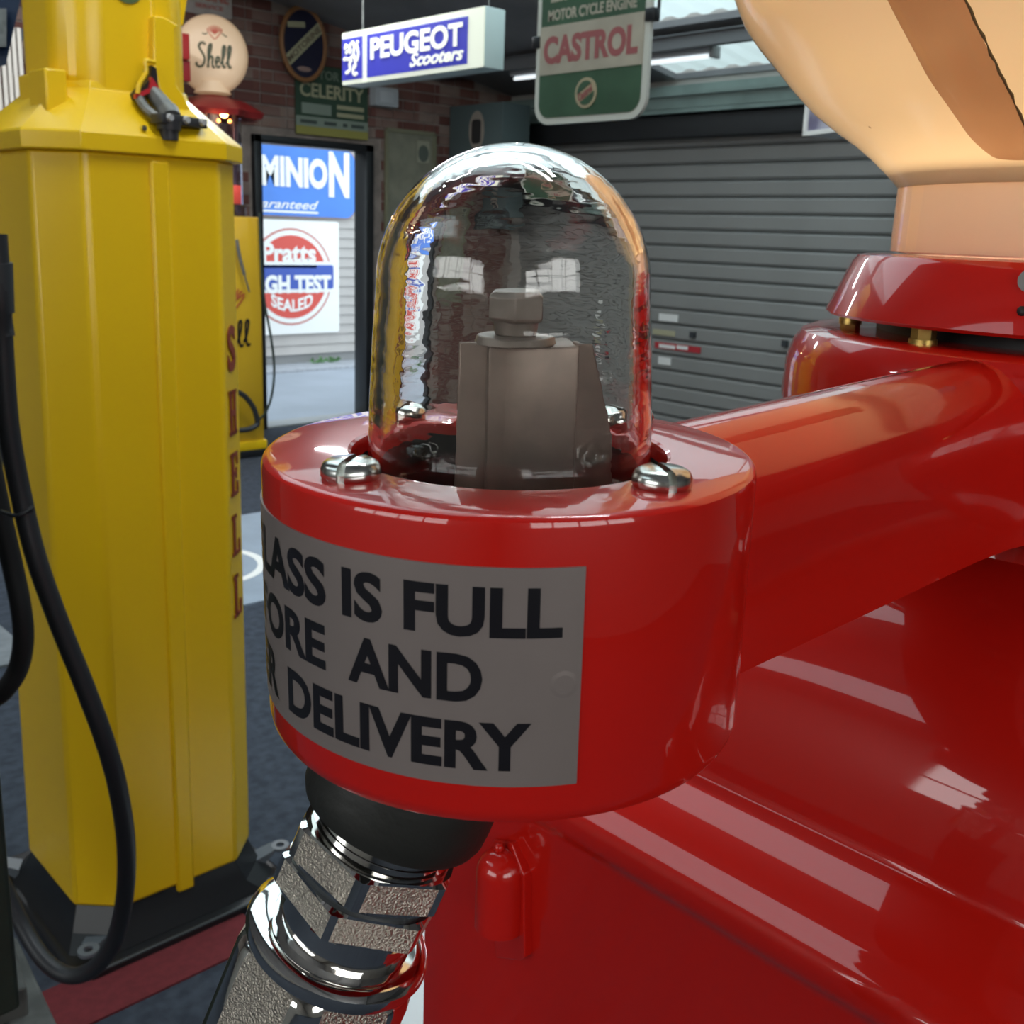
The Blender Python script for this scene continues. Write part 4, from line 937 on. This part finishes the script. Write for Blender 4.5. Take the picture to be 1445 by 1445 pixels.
# arm casting
D0 = Vector((.175, .187, 1.498)); axv = Vector((-.026, -.015, 1)).normalized()
e1 = Vector((0, 1, 0)).cross(axv).normalized(); e2 = axv.cross(e1)
TM = Matrix(((e1.x, e2.x, axv.x, D0.x), (e1.y, e2.y, axv.y, D0.y), (e1.z, e2.z, axv.z, D0.z), (0, 0, 0, 1)))
def armsec(u, w, top, bot, n=16):
    pts = [(-w, bot), (-w, top - w)] if False else []
    out = [Vector((u, -w, bot)), Vector((u, -w, (bot + top - w) / 2))]
    for i in range(n + 1):
        a = PI - PI * i / n; out.append(Vector((u, w * math.cos(a), top - w + w * math.sin(a))))
    out += [Vector((u, w, (bot + top - w) / 2)), Vector((u, w, bot))]
    return [TM @ p for p in out]
b = MB(); b.rings([armsec(.045, .0285, -.0035, -.0705), armsec(.10, .0285, -.0025, -.0705), armsec(.22, .0285, .0000, -.0705), armsec(.245, .030, .0005, -.0705), armsec(.262, .0335, .0008, -.0703), armsec(.278, .041, .001, -.070), armsec(.292, .056, .001, -.070), armsec(.31, .080, .0005, -.0695)])
rp(b, 'arm', smooth=50, bevel=0)

# drum
b = MB(); R = .06; dp = .0685
pf = [(.0384, -.030), (.0384, -.0015), (.0388, -.0005), (.0396, 0), (.0578, 0), (.0588, -.0003), (.0596, -.0010), (.0600, -.0022), (.0600, -.0635), (.0596, -.0655), (.0585, -.0672), (.0565, -.0682), (.054, -.0685), (.0, -.0685)]
pf[-1] = (.002, -.0685)
b.lathe(pf, 160, (0, 0, 0), False, True); b.build
o = b.build('sight_housing', RED, None, 30, 0, M=TM); child(o, RP); drum = o
b = MB(); b.lathe([(.002, -.024), (.0385, -.024)], 64, (0, 0, 0), True, False); o = b.build('cavity_floor', DARKIN, None, 30, M=TM); child(o, RP)
b = MB(); b.lathe([(.0379, -.024), (.0379, -.004)], 64); o = b.build('cavity_lining', DARKIN, None, 30, M=TM); child(o, RP)
# screws
for a in (180, -88, 90, 2):
    ar = math.radians(a); c = Vector((.0470 * math.cos(ar), .0470 * math.sin(ar), 0)); b = MB()
    rs_ = [(.0062, 0), (.0066, .0006), (.0066, .0022), (.0060, .0034), (.0048, .0041), (.001, .0044)]
    sl = {180: 35, -88: 60, 90: 10, 2: 100}[a]; sd_ = Vector((math.cos(math.radians(sl)), math.sin(math.radians(sl)), 0)); sn_ = Vector((-sd_.y, sd_.x, 0))
    for s_ in (-1, 1):   # two halves either side of the slot
        rr = []
        for r, z in rs_:
            half = []
            for i in range(17):
                t = -PI/2 + PI * i / 16; p = sd_ * (r * math.sin(t)) + sn_ * (s_ * max(.0009, r * math.cos(t))); half.append(c + p + Vector((0, 0, z)))
            rr.append(half)
        b.rings(rr)
    b.cyl(c, c + Vector((0, 0, .0016)), .0058, seg=24)
    o = b.build('slotted_screw', STEEL, None, 40, M=TM); child(o, RP)

# glass dome
gb = -.012; pf = []
pf += [(.0349, gb), (.0348, -.002), (.0343, .012), (.0335, .026), (.0325, .0385)]
Rd = .0325; hc = .0395
for i in range(1, 16): a = PI/2 * i / 16; pf.append((Rd * math.cos(a), hc + Rd * math.sin(a)))
pf.append((.0004, hc + Rd)); th = .0028
inn = [(.0004, hc + Rd - th)]
for i in range(15, 0, -1): a = PI/2 * i / 16; inn.append(((Rd - th) * math.cos(a), hc + (Rd - th) * math.sin(a)))
inn += [(.0325 - th, .0385), (.0335 - th, .026), (.0343 - th, .012), (.0348 - th, -.002), (.0349 - th, gb), (.0349, gb)]
b = MB(); b.lathe(pf + inn, 128, (0, 0, 0)); o = b.build('glass_dome', GLASS, None, 60, M=TM); child(o, RP); bm_ = None
# indicator inside: folded bracket with fins under a hexagon bolt
vdir = math.radians(-133 + 8)   # bracket front faces roughly the viewer
Mi = TM @ Matrix.Rotation(vdir + PI / 2, 4, 'Z')   # local -Y looks outwards to the front
b = MB(); 
b.box((-.0065, -.006, -.022), (.0155, .0065, .0262), .0010, Mi); o = b.build('indicator_block', SPIN, None, 35); child(o, RP)
b = MB(); b.rings([[Mi @ Vector((x, y, z)) for x, y, z in ((-.0138, -.0010, -.022), (-.0060, -.0035, -.022), (-.0060, -.0035, .0262), (-.0128, -.0010, .0262))], [Mi @ Vector((x, y + .0012, z)) for x, y, z in ((-.0138, -.0010, -.022), (-.0060, -.0035, -.022), (-.0060, -.0035, .0262), (-.0128, -.0010, .0262))]]); o = b.build('indicator_fin', SPIN, None, 35, .0004); child(o, RP)
b = MB(); b.rings([[Mi @ Vector((x, y, z)) for x, y, z in ((.0150, .001, -.022), (.0285, .004, -.022), (.0272, .004, .002), (.0205, .002, .0255), (.0150, .001, .0262))], [Mi @ Vector((x, y + .0013, z)) for x, y, z in ((.0150, .001, -.022), (.0285, .004, -.022), (.0272, .004, .002), (.0205, .002, .0255), (.0150, .001, .0262))]]); o = b.build('indicator_fin', SPIN, None, 35, .0004); child(o, RP)
bo = Vector((.0008, 0, 0)); b = MB()
b.cyl(bo + Vector((0, 0, .026)), bo + Vector((0, 0, .0278)), .0100, .0092, 32); b.cyl(bo + Vector((0, 0, .0278)), bo + Vector((0, 0, .0318)), .0050, .0056, 24)
b.rings([[bo + Vector((r * math.cos(PI/3 * i + .35), r * math.sin(PI/3 * i + .35), z)) for i in range(6)] for r, z in ((.0066, .0312), (.0073, .0320), (.0073, .0372), (.0058, .0384))])
o = b.build('hexagon_bolt', mat('worn_bolt', (.30, .26, .23), .42, metal=.5, noise=.3, nscale=80), None, 30, .0003, M=Mi); child(o, RP)

# plate with three lines of lettering round the drum
PL = mat('brushed_silver_plate', (.26, .215, .20), .38, metal=.35, noise=.06, nscale=50)
def onc(t, z, r): t = math.radians(t); return TM @ Vector((r * math.cos(t), r * math.sin(t), z))
b = MB(); T0, T1, Z0, Z1 = -242, -118, -.0578, -.0100; n_ = 80
for r in (.0601, .0604): pass
outer = [[onc(T0 + (T1 - T0) * i / n_, z, .0604) for z in (Z0, Z1)] for i in range(n_ + 1)]; inner = [[onc(T0 + (T1 - T0) * i / n_, z, .0600) for z in (Z0, Z1)] for i in range(n_ + 1)]
b.rings([[outer[i][0], outer[i][1], inner[i][1], inner[i][0]] for i in range(n_ + 1)])
lab = b.build('instruction_plate', PL, None, 35); child(lab, RP); lab['label'] = 'silver plate with black capitals'
def bent(s, t0, t1, z0, z1, bold=.035):
    w = math.radians(t1 - t0) * .0604; bm = text_mesh(s, w, z1 - z0, bold, 0, 0)
    for i in range(1, int(w / .0012)):
        bmesh.ops.bisect_plane(bm, geom=list(bm.verts) + list(bm.edges) + list(bm.faces), plane_co=(i * .0012, 0, 0), plane_no=(1, 0, 0))
    for v in bm.verts:
        v.co = onc(t0 + math.degrees(v.co.x / .0604), z0 + v.co.y, .06048)
    b = MB(); b.bm.free(); b.bm = bm; o = b.build('lettering', INK, None, 60)
    o.parent = lab; o.matrix_parent_inverse = (RP.matrix_basis @ lab.matrix_parent_inverse).inverted(); return o
bent('GLASS', -213.5, -171.6, -.0249, -.0140); bent('IS', -167.1, -157.4, -.0249, -.0140); bent('FULL', -152.8, -122.1, -.0249, -.0141)
bent('BEFORE', -221, -172.1, -.0391, -.0286); bent('AND', -165.8, -137.1, -.0391, -.0285)
bent('AFTER', -233, -192.5, -.0542, -.0432); bent('DELIVERY', -186.8, -127.4, -.0542, -.0433)
b = MB(); 
for r_, d_ in ((.0030, .0002),):
    cpt = [onc(-121.4 + math.degrees(r_ * math.cos(2*PI*i/24) / .06), -.035 + r_ * math.sin(2*PI*i/24), .0604) for i in range(24)]; cin = [onc(-121.4 + math.degrees(r_ * .7 * math.cos(2*PI*i/24) / .06), -.035 + r_ * .7 * math.sin(2*PI*i/24), .06052) for i in range(24)]
    b.rings([cpt, cin], True, False, True)
o = b.build('rivet_dimple', PL, None, 4); o.parent = lab; o.matrix_parent_inverse = (RP.matrix_basis @ lab.matrix_parent_inverse).inverted()

# tilted hose fitting under the drum
G = WD(556, 1140, .272); dwn = room(-.355, -.01, -.935).normalized()
zq = -dwn; xa = room(1, 0, 0); xa = (xa - zq * xa.dot(zq)).normalized(); ya = zq.cross(xa)
FM = Matrix(((xa.x, ya.x, zq.x, G.x), (xa.y, ya.y, zq.y, G.y), (xa.z, ya.z, zq.z, G.z), (0, 0, 0, 1)))
def fit(b, name, m, smooth=35, lab=None):
    o = b.build(name, m, None, smooth, M=FM); child(o, RP)
    if lab: o['label'] = lab
    return o
b = MB(); b.lathe([(.002, .030), (.0205, .030), (.0245, .018), (.0248, .006), (.0246, .002), (.0238, 0), (.002, 0)], 64, (0, 0, 0), True, True); fit(b, 'gasket_collar', GASK)
pf = [(.002, .001)]; z = 0.0
for k in range(4): pf += [(.0178, z), (.0192, z - .0009), (.0178, z - .0018)]; z -= .0019
pf += [(.0185, z), (.0185, z - .004), (.002, z - .004)]
b = MB(); b.lathe(pf, 72, (0, 0, 0), True, True); fit(b, 'threaded_ring', CHR, 50)
def hexnut(z0, z1, Rc, rot, name, ch=.0008):
    b = MB(); n_ = 6
    ringz = [(z0, .93), (z0 - ch, 1.0), (z1 + ch, 1.0), (z1, .93)]
    seg = 72; rr = []
    for z, s_ in ringz:
        ring = []
        for i in range(seg):
            a = 2*PI*i/seg; aa = (a - math.radians(rot)) % (PI/3) - PI/6
            r = min(Rc * math.cos(PI/6) / math.cos(aa), Rc * (.985 if s_ == 1 else .91)); ring.append((r * math.cos(a), r * math.sin(a), z))
        rr.append(ring)
    b.rings(rr); bm = b.bm
    bmesh.ops.recalc_face_normals(bm, faces=bm.faces); bm.normal_update()
    for f in bm.faces:
        c = f.calc_center_median(); a = math.atan2(c.y, c.x); aa = (a - math.radians(rot)) % (PI/3) - PI/6
        f.material_index = 0 if (z1 + ch < c.z < z0 - ch and abs(aa) < math.radians(27.5)) else 1
    return fit(b, name, [STIP, CHR], 28)
hexnut(-.0075, -.0172, .0232, 36 - 90 + 19, 'hexagon_nut'); 
b = MB(); b.lathe([(.002, -.0170), (.0195, -.0170), (.0195, -.0190), (.002, -.0190)], 48, (0, 0, 0), True, True); fit(b, 'washer', DKST)
hexnut(-.0188, -.0275, .0232, 28 - 90 + 18, 'hexagon_nut')
b = MB(); b.lathe([(.002, -.027), (.0188, -.027), (.0188, -.0375), (.002, -.0375)], 72, (0, 0, 0), True, True); fit(b, 'chrome_sleeve', CHR)
b = MB(); b.lathe([(.002, -.0372), (.0205, -.0372), (.0235, -.0378), (.0249, -.0392), (.0252, -.0410), (.0246, -.0428), (.0225, -.0440), (.002, -.0440)], 72, (0, 0, 0), True, True); fit(b, 'chrome_collar', CHR)
# long body: rounded hexagon with stippled flats
b = MB(); seg = 96; rr = []
for z, s_ in ((-.0415, .90), (-.0435, .97), (-.046, 1.0), (-.085, 1.0), (-.0865, .97), (-.088, .8)):
    ring = []
    for i in range(seg):
        a = 2*PI*i/seg; aa = (a - math.radians(28 - 90 + 26)) % (PI/3) - PI/6
        r = min(.0238 / math.cos(aa), .0258) * s_; ring.append((r * math.cos(a), r * math.sin(a), z))
    rr.append(ring)
b.rings(rr); b.bm.normal_update()
for f in b.bm.faces:
    c = f.calc_center_median(); a = math.atan2(c.y, c.x); aa = (a - math.radians(28 - 90 + 26)) % (PI/3) - PI/6
    f.material_index = 0 if (-.083 < c.z < -.044 and abs(aa) < math.radians(20)) else 1
fit(b, 'hose_coupling', [STIP, CHR], 25)
b = MB(); b.tube([(0, 0, -.087), (0, 0, -.14), (.01, .0, -.2), (.03, .0, -.30)], .017, 20, 6); fit(b, 'delivery_hose', RUB)

# ------------------------------------------------------------------ big milk glass globe
GB = thing('milk_glass_globe', 'large lit milk glass globe with a brown stained band, on top of the red pump', 'globe', (AX.x, AX.y, 1.5455))
sil = [(1288, 356), (1290, 340), (1292, 300), (1295, 283), (1281, 263), (1262, 240), (1240, 217), (1215, 195), (1185, 173), (1150, 145), (1115, 108), (1085, 72), (1055, 38), (1035, 12), (1022, -15), (1010, -45), (1002, -80)]
def sil_rz(px, py):
    n = Vector((FW.x, FW.y, 0)).normalized(); r = ray(px, py); P0 = Vector((AX.x, AX.y, CAMZ)); t = (P0 - CAM).dot(n) / r.dot(n); p = CAM + r * t
    rr = (Vector((p.x, p.y, 0)) - AX).length; d = AX.length; return rr * d / math.hypot(d, rr), p.z
pg = [sil_rz(*q) for q in sil[3:]]
rl, zl = pg[-1]; top = []
for i in range(1, 12): a = PI/2 * i / 11; top.append((max(.01, rl * (1 - .0) * math.cos(a) + .0), zl + .13 * math.sin(a)))
body = [(.0965, 1.5875)] + pg[0:] + top
body[1] = (pg[0][0], max(pg[0][1], 1.5885))
b = MB(); b.lathe(body, 96, AX, False, True); o = b.build('globe_shell', OPAL, None, 60); child(o, GB)
b = MB(); b.lathe([(.0985, 1.546), (.0985, 1.5865), (.0975, 1.5875), (.094, 1.5875), (.094, 1.546)], 96, AX); child(b.build('globe_neck', translucent_mat('frosted_neck_glass', (.72, .68, .62), .55, tint=(.95, .86, .74)), None), GB)
b = MB(); b.lathe([(.0995, 1.546), (.1035, 1.5468), (.1030, 1.586), (.0998, 1.5865)], 96, AX); 
child(b.build('clear_collar', glass_mat('clear_collar_glass', 1.25, (1, .96, .94)), None), GB)
# recess groove's shade laid on the shell as a brown tinted film
bv = BVHTree.FromPolygons([v.co.copy() for v in o.data.vertices], [list(p.vertices) for p in o.data.polygons])
L_ = [(1225, -70), (1254, 0), (1288, 65), (1312, 110), (1340, 150), (1368, 190), (1386, 208), (1400, 219)]
R_ = [(1328, -70), (1362, 0), (1386, 50), (1410, 100), (1432, 145), (1456, 200), (1470, 214), (1480, 219)]
def hit(px, py): 
    h = bv.ray_cast(CAM, ray(px, py).normalized()); return h[0], h[1]
rows = []
Lc, Rc_ = catmull([Vector((*p, 0)) for p in L_], 4), catmull([Vector((*p, 0)) for p in R_], 4)
for a, c in zip(Lc, Rc_):
    row = []
    for j in range(9):
        t = j / 8; p = a.lerp(c, t); h, nn = hit(p.x, p.y)
        if h is None: row = None; break
        n3 = (h - Vector((AX.x, AX.y, 1.72))).normalized(); row.append(h + n3 * (.0006 + .0022 * math.sin(PI * t) ** .5))
    if row: rows.append(row)
b = MB(); b.rings(rows, False, False, False); child(b.build('stained_band', OPALBAND, None, 60), GB)
gr = []
for c in Rc_[2:-3]:
    h, nn = hit(c.x + 2, c.y)
    if h: gr.append(h + (h - Vector((AX.x, AX.y, 1.72))).normalized() * .0008 + Vector((0, random.uniform(-.0003, .0003), random.uniform(-.0003, .0003))))
b = MB(); b.tube(gr, lambda t: .0002 + .0005 * abs(math.sin(31 * t)), 6, 1); child(b.build('grime_line', mat('brown_grime', (.14, .09, .035), .7), None), GB)
li = bpy.data.lights.new('globe_lamp', 'POINT'); li.energy = 1.0; li.color = (1, .76, .50); li.shadow_soft_size = .03
lo = bpy.data.objects.new('globe_lamp', li); COL.objects.link(lo); lo.location = (AX.x, AX.y, 1.615)

# ------------------------------------------------------------------ added unseen battens that brighten the pumps and the brick wall
FILL_TUBE = emis('tube_glow_near', (.92, .97, 1), 6)
FIXW = mat('white_enamel', (.6, .62, .64), .4)
for k, (x, y, ang) in enumerate(((1.0, .75, 20), (3.1, 4.6, 30), (-2.4, 4.2, 12), (2.4, 5.7, 24))):
    z = roof_z(x) - .30
    root = thing('fluorescent_light', ['twin tube batten light over the viewer, out of view', 'twin tube batten light over the middle of the room, out of view', 'twin tube batten light at the left side, out of view', 'twin tube batten light before the brick wall, out of view'][k], 'light', (x, y, z))
    b = MB(); b.box((x - .06, y - .62, z), (x + .06, y + .62, z + .05), .006); child(b.build('housing', FIXW, None), root)
    b = MB(); b.cyl((x - .03, y - .6, z - .014), (x - .03, y + .6, z - .014), .014, seg=12); b.cyl((x + .03, y - .6, z - .014), (x + .03, y + .6, z - .014), .014, seg=12); child(b.build('tube_lamp', FILL_TUBE, None), root)
    b = MB(); b.tube([(x, y - .5, z + .05), (x, y - .5, roof_z(x))], .004, 6, 1); b.tube([(x, y + .5, z + .05), (x, y + .5, roof_z(x))], .004, 6, 1); child(b.build('hanging_wire', DULL, None), root)
    li = bpy.data.lights.new('tube_light', 'AREA'); li.shape = 'RECTANGLE'; li.size = .1; li.size_y = 1.2; li.energy = ang; li.color = (.95, .98, 1)
    lo = bpy.data.objects.new('tube_light', li); COL.objects.link(lo); lo.location = (x, y, z - .035)
